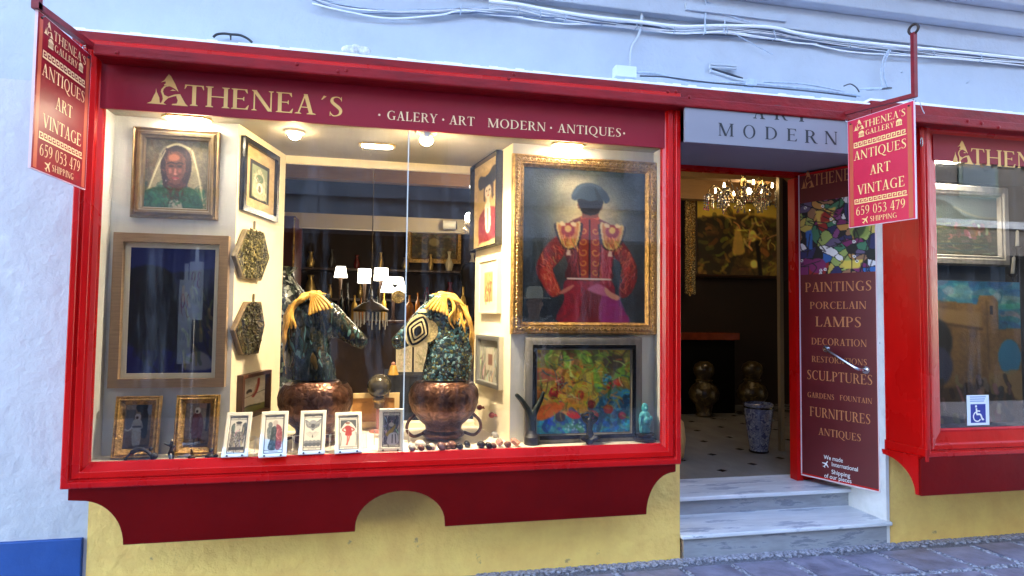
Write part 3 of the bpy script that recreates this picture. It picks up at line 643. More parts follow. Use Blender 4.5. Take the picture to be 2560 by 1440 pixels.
for (a, b) in ((JA, JB), (JC, JD)):
    s_ = -1 if a[0] < 0 else 1
    m = MB(); q = [(a[0], a[1]), (b[0], b[1]), (b[0]+s_*.03, b[1]), (a[0]+s_*.03, a[1]+.003)]
    m.add([(x, y, FLZ) for x, y in q]+[(x, y, CLZ) for x, y in q], [(0, 1, 2, 3), (7, 6, 5, 4), (0, 4, 5, 1), (1, 5, 6, 2), (2, 6, 7, 3), (3, 7, 4, 0)]); m.build('splayed_jamb', CREAMW, db_)
m = MB(); m.box(JB[0]-.1, .92, 2.78, JD[0]+.1, .95, CLZ); m.build('lintel_trim', CREAMW, db_)
m = MB(); m.box(JB[0], .84, FLZ, JD[0], .95, FLZ+.035); m.build('sill_trim', CREAMW, db_)
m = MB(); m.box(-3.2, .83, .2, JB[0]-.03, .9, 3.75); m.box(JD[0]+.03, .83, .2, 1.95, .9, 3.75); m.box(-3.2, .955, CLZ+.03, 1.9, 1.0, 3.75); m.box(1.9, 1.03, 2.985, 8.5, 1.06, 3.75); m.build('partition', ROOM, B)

def lamp(name, label, x, y, z, sx, sy, power, e=6, col=(1, .86, .64), group='recessed lamps in the window ceiling'):
    r = root(name, label, 'lamp', (x, y, z), group)
    P = Plane((x, y, z), (1, 0, 0), (0, 1, 0)); P.n = Vector((0, 0, -1))
    m = MB(); q = [(-sx*.5, -sy*.2), (-sx*.36, -sy*.5), (sx*.36, -sy*.5), (sx*.5, -sy*.2), (sx*.5, sy*.2), (sx*.36, sy*.5), (-sx*.36, sy*.5), (-sx*.5, sy*.2)]
    m.extr(P, q, 0, .012); m.build('trim_plate', mat('brass_trim', (.5, .36, .14), .35, .8), r)
    m = MB(); m.extr(P, [(a*.82, b*.78) for a, b in q], .0125, .016); m.build('diffuser', emit('lamp_glow_'+str(len(MATS)+len(bpy.data.materials)), col, e), r)
    l = bpy.data.lights.new('lamp_light', 'AREA'); l.shape = 'RECTANGLE'; l.size = sx*.8; l.size_y = sy*.8; l.energy = power; l.color = col; l.spread = rad(150)
    o = bpy.data.objects.new('lamp_light', l); COL.objects.link(o); o.parent = r; o.location = (0, 0, -.02)
def spot(name, label, x, y, z, r0, power, e=25, drop=.0):
    r = root(name, label, 'lamp', (x, y, z))
    m = MB(); m.lathe([(r0*1.35, 0), (r0*1.35, -.012), (r0*.95, -.02), (r0*.9, -.02-drop)], (x, y, z), 20); m.build('ring', mat('lamp_white_ring', S(230, 225, 210), .4), r, smooth=40)
    m = MB(); m.sph((x, y, z-.024-drop), r0*.85, (1, 1, .8), 16, 10); m.build('bulb', emit('bulb_glow_'+str(len(bpy.data.materials)), (1, .72, .36), e), r, smooth=60)
    l = bpy.data.lights.new('bulb_light', 'AREA'); l.shape = 'DISK'; l.size = .07; l.spread = rad(150); l.energy = power; l.color = (1, .82, .56)
    o = bpy.data.objects.new('bulb_light', l); COL.objects.link(o); o.parent = r; o.location = (0, 0, -.09-drop)
LP = .115
p = atZ(466, 292, CLZ); lamp('recessed_lamp', 'bright rectangular ceiling lamp over the veiled woman portrait', p.x, max(p.y, .165), CLZ, .27, .12, LP, 9)
p = atZ(943, 362, CLZ); lamp('recessed_lamp', 'rectangular ceiling lamp in the middle of the window over the opening', p.x, p.y, CLZ, .25, .11, LP)
p = atZ(1428, 354, CLZ); lamp('recessed_lamp', 'rectangular ceiling lamp over the gilt framed bullfighter painting', p.x, max(p.y, .16), CLZ, .23, .11, LP, 9)
p = atZ(737, 328, CLZ); spot('round_spotlight', 'round glowing spotlight left of the middle lamp', p.x, p.y, CLZ, .045, .22, 18)
p = atZ(1066, 345, CLZ-.04); spot('round_spotlight', 'round ceiling spotlight with white ring right of the glass joint', p.x, p.y, CLZ, .05, 4, 18, .03)

# ---------------------------------------------------------------- pictures in the window
PL = FRy(.22)
PJ = Plane((JA[0], JA[1], 0), (JB[0]-JA[0], JB[1]-JA[1], 0))
PK = Plane((JD[0], JD[1], 0), (JC[0]-JD[0], JC[1]-JD[1], 0))
def picture(name, label, P, corners, prof, fm, pic, thick=.03, matw=0, matm=None, group=None, cat='picture', cname='canvas', pm=None, fname='frame', bev=0):
    a0, a1, b0, b1 = P.rect(*corners) if isinstance(corners[0], tuple) else corners
    base = P.p((a0+a1)/2, b0, 0); r = root(name, label, cat, base, group)
    w = prof[-1][0]; m = MB(); m.frame(P, a0, a1, b0, b1, [(0, .001)]+prof+[(w, thick*.25)])
    m.build(fname, fm, r, smooth=35)
    q = (a0+w, a1-w, b0+w, b1-w)
    if matw:
        m = MB(); m.frame(P, *q, [(-.002, thick*.32), (matw, thick*.32), (matw+.002, thick*.26)]); m.build('mount', matm or MATC, r)
        q = (q[0]+matw, q[1]-matw, q[2]+matw, q[3]-matw)
    pic.build(cname, P, q[0]-.001, q[1]+.001, q[2]-.001, q[3]+.001, r, thick*.25, pm)
    return r, (a0, a1, b0, b1)
FP1 = [(0, .03), (.008, .042), (.016, .034), (.022, .034), (.030, .046), (.044, .044), (.050, .030), (.060, .026), (.066, .014)]
# veiled woman
pc = Pic(100, 110, (128, 118, 88), 11); pc.grain(.25, 5); pc.dabs(60, (0, 0, 1, 1), [(150, 140, 105), (110, 96, 66), (88, 80, 60)], .2, .06, al=.4)
pc.poly([(.5, .06), (.28, .13), (.17, .38), (.10, .62), (.02, .80), (.05, 1), (.95, 1), (.93, .72), (.82, .40), (.74, .14)], (196, 182, 138), 2, 1, .85); pc.grain(.12)
pc.line([(.30, .16), (.18, .42), (.06, .74)], .02, (226, 214, 166), 1, .8); pc.line([(.73, .14), (.84, .46), (.94, .86)], .022, (222, 208, 158), 1, .8); pc.line([(.33, .12), (.5, .05), (.7, .12)], .03, (214, 198, 150), 1, .8)
pc.poly([(0, .78), (.20, .70), (.32, .68), (.45, 1), (0, 1)], (24, 104, 78), 1, 1, tex=.4); pc.poly([(.62, .70), (.82, .74), (.92, 1), (.45, 1)], (20, 96, 72), 1, 1, tex=.4)
pc.poly([(.24, .36), (.28, .17), (.42, .09), (.58, .10), (.70, .20), (.73, .42), (.68, .62), (.62, .72), (.34, .72), (.27, .56)], (38, 24, 22), 1, 1)
pc.poly([(.38, .60), (.60, .60), (.62, .76), (.54, .92), (.46, .92), (.36, .76)], (86, 40, 30), 1, 1)
pc.poly([(.32, .30), (.38, .19), (.52, .17), (.62, .26), (.64, .44), (.58, .58), (.50, .66), (.40, .60), (.33, .48)], (112, 62, 44), 1, 1)
pc.ell(.44, .26, .08, .05, (150, 88, 58), 0, 3, .8); pc.ell(.42, .49, .05, .06, (140, 78, 58), 0, 3, .7)
for x in (.40, .545): pc.ell(x, .385, .04, .013, (30, 16, 14)); pc.line([(x-.055, .355), (x, .335), (x+.055, .35)], .014, (24, 12, 12))
pc.line([(.475, .38), (.465, .47), (.485, .485)], .014, (78, 38, 30), 1); pc.ell(.48, .55, .045, .014, (128, 44, 44))
pc.poly([(.40, .90), (.5, .86), (.58, .9), (.62, 1), (.38, 1)], (206, 200, 180), 1); pc.dabs(25, (.3, .72, .65, .95), [(70, 30, 26), (110, 54, 40)], .06, .014, al=.5)
pc.a *= .66; pc.dabs(160, (.3, .12, .7, .7), [(60, 34, 28), (96, 52, 38), (120, 72, 50), (44, 26, 24)], .05, .016, al=.28); pc.dabs(120, (0, .68, 1, 1), [(16, 66, 50), (30, 96, 74), (12, 44, 36)], .09, .03, al=.4); pc.grain(.15, 20)
for q, rx, ry, c in (((.45, .26), .09, .05, (146, 88, 58)), ((.395, .455), .03, .035, (140, 84, 66)), ((.55, .45), .028, .035, (118, 66, 52)), ((.475, .46), .018, .05, (164, 106, 84)), ((.48, .50), .028, .014, (176, 116, 96))): pc.ell(*q, rx, ry, c, 0, 2, .75)
for x in (.41, .54): pc.ell(x, .385, .042, .018, (22, 12, 12)); pc.line([(x-.06, .35), (x, .33), (x+.055, .345)], .018, (18, 10, 10))
pc.line([(.44, .56), (.48, .55), (.53, .56)], .022, (120, 40, 42)); pc.ell(.48, .575, .028, .008, (170, 100, 96)); pc.ell(.335, .60, .008, .012, (220, 210, 200))
pc.line([(.31, .16), (.19, .42), (.08, .72)], .016, (214, 204, 160), 1, .8); pc.line([(.73, .15), (.83, .46), (.92, .84)], .018, (206, 194, 150), 1, .7); pc.line([(.34, .115), (.5, .06), (.69, .12)], .03, (206, 194, 146), 1, .8)
picture('framed_portrait', 'oil portrait of a woman in a pale veil and green dress, in a bronze frame', PL, ((338, 317), (551, 334), (548, 553), (330, 543)), FP1, BRONZF, pc, .04)
# navy picture in oak frame
pc = Pic(110, 140, (16, 22, 62), 12); pc.grain(.35, 4); pc.poly([(0, 0), (1, 0), (1, .16), (.5, .20), (0, .17)], (16, 34, 104), 3, al=.8); pc.poly([(0, .78), (1, .86), (1, 1), (0, 1)], (12, 18, 96), 2, al=.8)
pc.poly([(0, .2), (.5, .22), (.52, .76), (.0, .74)], (12, 16, 26), 3, 1, .8); pc.dabs(60, (0, .2, 1, .8), [(18, 24, 40), (30, 40, 60), (10, 12, 18)], .2, .05, 1.4, al=.4)
pc.poly([(.66, .96), (.7, .86), (.82, .82), (.95, .86), (.98, .96)], (160, 158, 136), 2, 1, .6); pc.dabs(40, (.62, .30, .98, .84), [(96, 84, 50), (60, 70, 52), (120, 104, 60), (38, 50, 48)], .12, .03, 1.2, al=.55)
picture('framed_picture', 'large navy blue picture with cream mount in a plain pale oak frame', PL, ((291, 583), (577, 592), (565, 966), (278, 968)), [(0, .045), (.052, .045), (.052, .012)], WOODP, pc, .03, .028, MATC, pm=PRINT)
# two small gilt framed figures leaning at the bottom
def small_figure(seed, robe, cloth, dark):
    pc = Pic(70, 100, (132, 112, 90), seed); pc.poly([(0, .62), (1, .58), (1, 1), (0, 1)], (104, 80, 58), 2); pc.grain(.2)
    if dark: pc.poly([(.42, .02), (.82, .02), (.86, .70), (.66, .70), (.6, .22), (.46, .16)], (26, 26, 32), 1, 1); pc.ell(.92, .12, .10, .12, (120, 124, 136), 0, 2); pc.poly([(.06, .12), (.42, .12), (.42, .52), (.08, .56)], (74, 66, 62), 2)
    else: pc.poly([(.84, 0), (.95, 0), (.93, .64), (.82, .64)], (44, 32, 28), 1); pc.poly([(.55, 0), (.82, 0), (.82, .12), (.55, .12)], (150, 112, 92), 1)
    if robe[0] > 150:
        pc.poly([(.34, .56), (.62, .55), (.66, .78), (.58, .96), (.40, .96), (.32, .74)], robe, 1, 1, tex=.3); pc.poly([(.28, .48), (.36, .34), (.60, .34), (.70, .50), (.62, .56), (.32, .56)], robe, 1, 1, tex=.3)
        pc.line([(.30, .52), (.18, .58), (.06, .56)], .05, cloth, 1); pc.line([(.34, .50), (.62, .50)], .06, (60, 58, 58), 1)
    else:
        pc.poly([(.36, .24), (.62, .24), (.74, .5), (.66, .82), (.56, .84), (.50, .74), (.42, .84), (.30, .72), (.28, .42)], robe, 1, 1, tex=.3); pc.line([(.44, .3), (.40, .7)], .02, (110, 40, 34), 1)
        pc.line([(.42, .8), (.42, .92)], .05, (50, 34, 28)); pc.line([(.60, .8), (.62, .92)], .05, (50, 34, 28))
    hy = .28 if robe[0] > 150 else .17
    pc.ell(.49, hy, .11, .075, cloth, 0, 1); pc.ell(.47, hy+.02, .05, .035, (54, 34, 26), 0, 1)
    pc.poly([(.2, .94), (.8, .90), (.94, .93), (.5, .985)], (58, 44, 36), 2, 1, .7); return pc
FPG = [(0, .022), (.006, .034), (.014, .030), (.022, .034), (.034, .022), (.046, .016), (.050, .010)]
PT = Plane((0, .13, FLZ), (1, 0, 0), (0, .13, 1.0))
for corners, pc, lb in ((((292, 990), (407, 990), (395, 1150), (282, 1151)), small_figure(21, (176, 172, 156), (186, 180, 166), True), 'small gilt framed painting of a standing figure in white robes'),
                        (((441, 987), (549, 987), (545, 1143), (437, 1148)), small_figure(22, (92, 26, 26), (196, 184, 160), False), 'small gilt framed painting of a standing figure in a dark red cloak')):
    a0, a1, b0, b1 = PT.rect(*corners); picture('framed_painting', lb, PT, (a0, a1, 0.002, b1), FPG, GOLDF, pc, .03, group='two small gilt paintings leaning in the left corner')
# double framed drawing on the left jamb
pc = Pic(70, 110, (172, 150, 110), 31); pc.grain(.12); pc.poly([(.18, .2), (.82, .2), (.82, .84), (.18, .84)], (14, 14, 14), 0); pc.poly([(.26, .26), (.74, .26), (.74, .79), (.26, .79)], (112, 124, 96), 0)
pc.poly([(.34, .45), (.5, .30), (.66, .45), (.7, .77), (.3, .77)], (178, 170, 148), 1, 1, tex=.5); pc.ell(.5, .46, .12, .07, (70, 92, 70), 0, 1); pc.ell(.5, .62, .1, .09, (210, 204, 186), 0, 1); pc.ell(.5, .63, .05, .06, (98, 90, 76), 0, 1); pc.dabs(30, (.28, .3, .72, .78), [(60, 60, 50), (220, 214, 196)], .08, .012, al=.6)
picture('framed_drawing', 'black framed drawing with wide tan mount on the left jamb', PJ, ((607, 346), (692, 389), (684, 551), (592, 528)), [(0, .03), (.035, .03), (.035, .012)], BLACKP, pc, .03, pm=PRINT)
# small print of raised arm
pc = Pic(60, 90, (196, 190, 176), 33); pc.grain(.1); pc.ell(.36, .42, .11, .075, (48, 38, 34), 0, 1); pc.poly([(.26, .48), (.48, .46), (.56, .78), (.22, .78)], (196, 182, 160), 1, 1, tex=.3); pc.line([(.52, .56), (.62, .46), (.70, .28), (.72, .12)], .10, (146, 26, 24), 1)
pc.line([(.46, .54), (.58, .42), (.64, .26)], .06, (170, 130, 100), 1); pc.line([(0, .58), (.5, .52), (1, .46)], .018, (50, 44, 40), 0); pc.poly([(0, .86), (.4, .78), (1, .82), (1, 1), (0, 1)], (110, 110, 50), 2); pc.line([(.05, .88), (.3, .80), (.8, .84)], .04, (40, 40, 30), 1)
picture('framed_print', 'small brown framed print of a figure raising a red arm, on the left jamb', PJ, ((598, 934), (669, 926), (658, 1040), (584, 1042)), [(0, .04), (.022, .042), (.026, .03), (.026, .02)], mat('brown_frame', S(74, 44, 30), .4, var=.2), pc, .03, pm=PRINT)
# right jamb: lady in a big dark hat, small print, mirror framed print
pc = Pic(60, 120, (190, 166, 116), 41); pc.grain(.12); pc.poly([(.14, .12), (.9, .12), (.9, .86), (.14, .86)], (176, 146, 88), 3, al=.7)
pc.poly([(.22, .94), (.20, .66), (.38, .56), (.56, .54), (.82, .58), (.96, .72), (.96, .90), (.22, .94)], (112, 22, 40), 1, 1, tex=.35); pc.poly([(.46, .50), (.62, .50), (.66, .76), (.58, .84), (.48, .80), (.44, .62)], (226, 212, 196), 1, 1); pc.line([(.555, .56), (.56, .80)], .025, (40, 24, 24))
pc.poly([(.50, .42), (.62, .42), (.60, .54), (.5, .54)], (214, 196, 168), 1); pc.poly([(.38, .28), (.74, .28), (.76, .44), (.70, .48), (.66, .34), (.46, .34), (.44, .48), (.38, .44)], (60, 40, 34), 1); pc.ell(.55, .36, .12, .085, (222, 206, 180), 0, 1); pc.ell(.50, .35, .025, .008, (40, 30, 30)); pc.ell(.61, .35, .025, .008, (40, 30, 30)); pc.ell(.56, .41, .03, .008, (150, 60, 56)); pc.line([(.56, .35), (.56, .385)], .02, (180, 150, 124))
pc.poly([(.16, .20), (.26, .14), (.40, .17), (.56, .16), (.74, .10), (.90, .13), (.90, .22), (.78, .28), (.40, .30), (.22, .30)], (30, 32, 34), 1, 1)
picture('framed_portrait', 'narrow black framed painting of a lady with a big dark hat and crimson coat', PK, ((1187, 421), (1256, 380), (1258, 611), (1191, 629)), [(0, .05), (.010, .052), (.012, .03), (.012, .02)], BLACKP, pc, .06)
pc = Pic(50, 80, (214, 202, 170), 42); pc.poly([(.26, .22), (.72, .22), (.72, .80), (.26, .80)], (172, 140, 92), 1); pc.dabs(30, (.3, .25, .68, .76), [(120, 84, 52), (200, 172, 124), (96, 66, 44)], .1, .03, 1.57, al=.7)
picture('small_print', 'little sepia print on a thick cream block, middle of the right jamb', PK, ((1204, 651), (1253, 648), (1255, 786), (1210, 781)), [(0, .035), (.012, .036), (.012, .03)], mat('cream_block', S(222, 212, 184), .7), pc, .1, pm=PRINT)
pc = Pic(50, 80, (150, 148, 136), 43); pc.dabs(50, (0, 0, 1, 1), [(190, 186, 170), (110, 106, 92), (70, 66, 54)], .4, .05, 1.57, al=.6); pc.poly([(.3, .2), (.7, .2), (.7, .72), (.3, .72)], (190, 180, 160), 1, al=.7); pc.poly([(.42, .34), (.62, .34), (.62, .6), (.42, .6)], (120, 84, 70), 1)
r_, _ = picture('framed_print', 'silver and black framed print low on the right jamb behind the copper pot', PK, ((1196, 839), (1258, 838), (1260, 972), (1203, 962)), [(0, .035), (.012, .04), (.03, .036), (.034, .02)], mat('silver_frame', (.55, .55, .53), .3, .8), pc, .04, pm=PRINT)
# bullfighter from behind, in the big gilt frame
pc = Pic(150, 200, (34, 48, 58), 51); pc.grain(.3, 4)
g = np.exp(-(((pc.U-.52)/.30)**2+((pc.V-.33)/.27)**2)); pc.mix(g*(.65+.5*pc.nz(7)), (206, 186, 132), 1); pc.mix(np.exp(-(((pc.U-.42)/.16)**2+((pc.V-.10)/.12)**2)), (176, 160, 122), .6); pc.grain(.14, 12)
RD, RDD, GO = (140, 20, 18), (84, 10, 14), (206, 130, 46)
pc.poly([(.36, .72), (.70, .72), (.76, .86), (.84, 1), (.30, 1), (.33, .86)], (156, 16, 42), 1, 1, tex=.3); pc.poly([(.50, .80), (.64, .79), (.64, 1), (.47, 1)], (112, 8, 14), 1, 1)
pc.poly([(.64, .82), (.76, .82), (.83, .92), (.86, 1), (.63, 1)], (150, 40, 128), 2, 1, tex=.3); pc.poly([(.52, .78), (.60, .745), (.67, .77), (.72, .82), (.64, .82), (.56, .80)], (186, 96, 134), 2, 1); pc.poly([(.42, .86), (.46, .78), (.44, 1), (.40, 1)], (164, 40, 62), 2, 1, .8)
pc.poly([(.31, .44), (.24, .46), (.16, .54), (.11, .64), (.13, .72), (.20, .80), (.24, .84), (.31, .81), (.27, .74), (.24, .66), (.30, .60), (.35, .52)], RD, 1, 1, tex=.45); pc.poly([(.73, .46), (.80, .46), (.88, .54), (.93, .64), (.92, .74), (.86, .82), (.79, .83), (.78, .78), (.82, .70), (.80, .62), (.74, .56)], RD, 1, 1, tex=.45)
pc.poly([(.14, .66), (.22, .66), (.30, .79), (.23, .83), (.17, .77)], (186, 44, 18), 3, 1, .8)
pc.poly([(.34, .38), (.46, .31), (.58, .31), (.74, .38), (.75, .52), (.71, .62), (.71, .72), (.36, .72), (.36, .62), (.32, .52)], RDD, 1, 1, tex=.3); pc.poly([(.61, .42), (.72, .44), (.71, .71), (.62, .71)], (164, 44, 62), 2, 1, .85)
pc.poly([(.45, .35), (.50, .31), (.58, .31), (.62, .36), (.61, .55), (.63, .71), (.45, .71), (.44, .55)], (150, 46, 14), 1, 1)
for sx in (-1, 1):
    for cy, k in ((.40, .030), (.47, .034), (.54, .036), (.61, .030), (.67, .030)):
        a = np.linspace(0, 5.2, 9); pc.line([(.535+sx*(.048+k*math.cos(t)*(1-t/8)), cy+.6*k*math.sin(t)*(1-t/8)*1.3) for t in a], .012, GO, 0, .9)
    pc.line([(.535+sx*.075, .36), (.535+sx*.09, .52), (.535+sx*.075, .70)], .012, (60, 8, 10))
pc.line([(.535, .33), (.537, .72)], .014, (44, 8, 10)); pc.line([(.475, .315), (.53, .30), (.60, .315)], .03, (196, 90, 50), 0)
pc.dabs(120, (.12, .50, .30, .82), [(206, 92, 56), (190, 60, 44), (226, 150, 110)], .06, .007, 1.0, al=.55, mask=pc.pm([(.31, .44), (.16, .54), (.11, .64), (.24, .84), (.31, .81), (.24, .66), (.35, .52)]))
pc.dabs(120, (.74, .48, .92, .82), [(206, 92, 66), (196, 70, 60), (226, 150, 120)], .06, .007, 2.0, al=.55, mask=pc.pm([(.73, .46), (.88, .54), (.93, .64), (.86, .82), (.78, .78), (.80, .62)]))
pc.dabs(70, (.36, .46, .46, .71), [(160, 60, 66), (120, 40, 40)], .05, .007, 1.5, al=.5); pc.dabs(70, (.62, .46, .71, .71), [(206, 110, 120), (190, 90, 100)], .05, .007, 1.5, al=.5)
for x0, x1 in ((.265, .455), (.63, .815)):
    xm = (x0+x1)/2; q = [(x0, .355), (xm, .375), (x1, .34), (x1+.0, .42), (xm+.06, .505), (xm-.02, .515), (x0+.03, .46)] if x0 < .5 else [(x0, .34), (xm, .375), (x1, .355), (x1-.02, .46), (xm+.02, .515), (xm-.06, .505), (x0, .42)]
    pc.poly([(a+(a-xm)*.16, b+.008) for a, b in q], (26, 14, 16), 1, 1); pc.poly(q, (216, 186, 108), 1, 1); pc.poly([(xm+(a-xm)*.84, .42+(b-.42)*.86) for a, b in q], (190, 102, 24), 1, 1, tex=.4)
    pc.ell(xm, .40, .055, .045, (150, 34, 18), 0, 1); pc.ell(xm, .392, .028, .022, (216, 172, 90), 0, 1); pc.dabs(26, (x0+.04, .43, x1-.04, .49), [(232, 176, 84), (150, 70, 20)], .05, .008, 1.3, al=.6)
    for dx in (-.045, .045): pc.ell(xm+dx, .362, .026, .014, (222, 196, 140), .5, 1)
for x in (.355, .695): pc.poly([(x, .53), (x+.025, .53), (x+.03, .565), (x-.01, .565)], (214, 190, 170), 1)
pc.line([(.36, .715), (.71, .715)], .014, (226, 206, 190)); pc.poly([(.30, .80), (.40, .755), (.40, .775), (.32, .815)], (196, 120, 100), 1, 1); pc.poly([(.66, .765), (.72, .80), (.79, .83), (.76, .85), (.68, .82)], (206, 150, 126), 1, 1)
pc.poly([(.475, .25), (.605, .25), (.605, .312), (.475, .318)], (120, 66, 44), 1); pc.ell(.452, .232, .016, .026, (112, 62, 44)); pc.ell(.628, .232, .014, .026, (112, 62, 44)); pc.poly([(.445, .19), (.635, .19), (.628, .25), (.60, .285), (.54, .298), (.48, .285), (.455, .25)], (20, 18, 20), 1, 1); pc.line([(.48, .262), (.54, .28), (.60, .262)], .012, (44, 36, 34), 1)
pc.poly([(.385, .185), (.41, .13), (.46, .095), (.54, .085), (.62, .105), (.68, .15), (.70, .195), (.665, .215), (.63, .19), (.54, .205), (.45, .19), (.42, .205)], (44, 58, 68), 1, 1); pc.line([(.40, .17), (.46, .11), (.54, .095), (.62, .115)], .02, (66, 82, 92), 2, .8); pc.poly([(.575, .11), (.60, .20), (.64, .19)], (30, 40, 48), 1, 1)
r, q = picture('bullfighter_painting', 'large gilt framed painting of a bullfighter seen from behind', PL, ((1279, 380), (1640, 415), (1634, 836), (1274, 836)), [(0, .035), (.010, .052), (.018, .054), (.022, .046), (.050, .052), (.054, .040), (.062, .040), (.066, .046), (.072, .040), (.082, .022)], GOLDF, pc, .06)
m = MB(); a0, a1, b0, b1 = q
n = 44
for i in range(n):                                       # leaf ornament round the frame
    t = (i+.5)/n
    for (cx, cy, hz) in ((a0+.036+(a1-a0-.072)*t, b1-.036, 1), (a0+.036+(a1-a0-.072)*t, b0+.036, 1)):
        m.sph(PL.p(cx, cy, .050), .011, (.55, .7, 1.25), 6, 5, Matrix.Rotation(.7*(1 if i % 2 else -1), 3, 'Y'))
n = 58
for i in range(n):
    t = (i+.5)/n
    for cx in (a0+.036, a1-.036): m.sph(PL.p(cx, b0+.036+(b1-b0-.072)*t, .050), .011, (1.25, .7, .55), 6, 5, Matrix.Rotation(.7*(1 if i % 2 else -1), 3, 'Y'))
m.build('leaf_carving', mat('bright_gilding', (.62, .42, .17), .3, .85, var=.3, vs=60), r, smooth=60)
# fruit and splashes abstract in grey and black frame
pc = Pic(130, 110, (150, 120, 46), 61); pc.dabs(90, (0, 0, 1, .35), [(120, 124, 40), (88, 90, 40), (150, 160, 60), (96, 76, 44)], .16, .06, al=.7); pc.dabs(90, (0, .25, .65, .78), [(206, 148, 40), (190, 120, 36), (214, 170, 70), (170, 140, 50)], .16, .06, al=.75)
pc.poly([(0, .80), (.25, .76), (.5, .84), (.7, .58), (1, .5), (1, 1), (0, 1)], (40, 120, 150), 3, 1); pc.dabs(90, (0, .8, 1, 1), [(30, 90, 170), (60, 150, 180), (30, 70, 140), (90, 140, 140)], .12, .04, al=.7); pc.dabs(40, (.66, .55, 1, .85), [(40, 80, 100), (70, 110, 120), (30, 60, 84)], .12, .04, al=.7)
pc.poly([(.04, .68), (.3, .62), (.22, .76), (.02, .84)], (206, 96, 30), 2, 1); pc.poly([(0, .26), (.18, .28), (.2, .36), (0, .38)], (170, 96, 60), 2, 1)
for q_ in ([(.28, .02), (.36, .14), (.30, .24)], [(.42, .05), (.56, .10), (.60, .22), (.5, .2)], [(.60, .18), (.70, .46), (.62, .50)], [(.90, .14), (.94, .30), (.84, .36), (.78, .44)]): pc.poly(q_, (120, 180, 60), 2, 1, .8)
pc.poly([(.72, .3), (.8, .34), (.76, .44), (.7, .4)], (70, 150, 170), 2, 1); pc.ell(.82, .15, .12, .09, (76, 66, 46), 0, 3)
for x, y, rx, ry, c in ((.18, .52, .05, .075, (140, 32, 24)), (.25, .80, .055, .055, (40, 26, 22)), (.39, .78, .075, .045, (190, 34, 26)), (.78, .44, .04, .045, (170, 44, 22)), (.86, .40, .05, .04, (190, 60, 26)), (.76, .72, .055, .055, (140, 40, 26)), (.91, .80, .045, .045, (130, 34, 40)), (.58, .66, .045, .05, (110, 30, 24)), (.25, .40, .035, .08, (120, 28, 24)), (.46, .55, .04, .06, (170, 60, 30)), (.60, .78, .06, .05, (150, 50, 30))):
    pc.ell(x, y, rx, ry, c, .3, 1); pc.ell(x-.01, y-.015, rx*.5, ry*.35, [min(255, q*1.35+14) for q in c], .3, 2, .7)
pc.dabs(80, (.05, .05, .95, .6), [(206, 210, 90), (236, 210, 120), (120, 150, 50), (100, 60, 30), (40, 90, 90)], .10, .012, al=.7)
for _ in range(16): pc.ell(.30+.25*pc.rg.rand(), .86+.12*pc.rg.rand(), .009, .012, (150, 196, 220), 0, 1)
pc.a = np.clip(pc.a*1.3, 0, 255); pc.dabs(140, (0, 0, 1, .8), [(230, 200, 60), (170, 190, 60), (226, 150, 40), (90, 110, 40)], .07, .014, al=.55); pc.grain(.2, 24)
PR = FRy(.19)
picture('abstract_painting', 'colourful abstract painting of fruit and blue splashes in a black and grey frame', PR, ((1311, 845), (1604, 841), (1600, 1112), (1309, 1114)), [(0, .02), (.012, .026), (.048, .026), (.050, .030), (.076, .030), (.078, .018), (.084, .018)], GREYF, pc, .04)
a0, a1, b0, b1 = PR.rect((1311, 845), (1604, 841), (1600, 1112), (1309, 1114)); m = MB(); m.frame(PR, a0+.049, a1-.049, b0+.049, b1-.049, [(0, .026), (0, .033), (.026, .033), (.026, .02)]); o_ = m.build('inner_frame', BLACKP, bpy.data.objects['abstract_painting'])

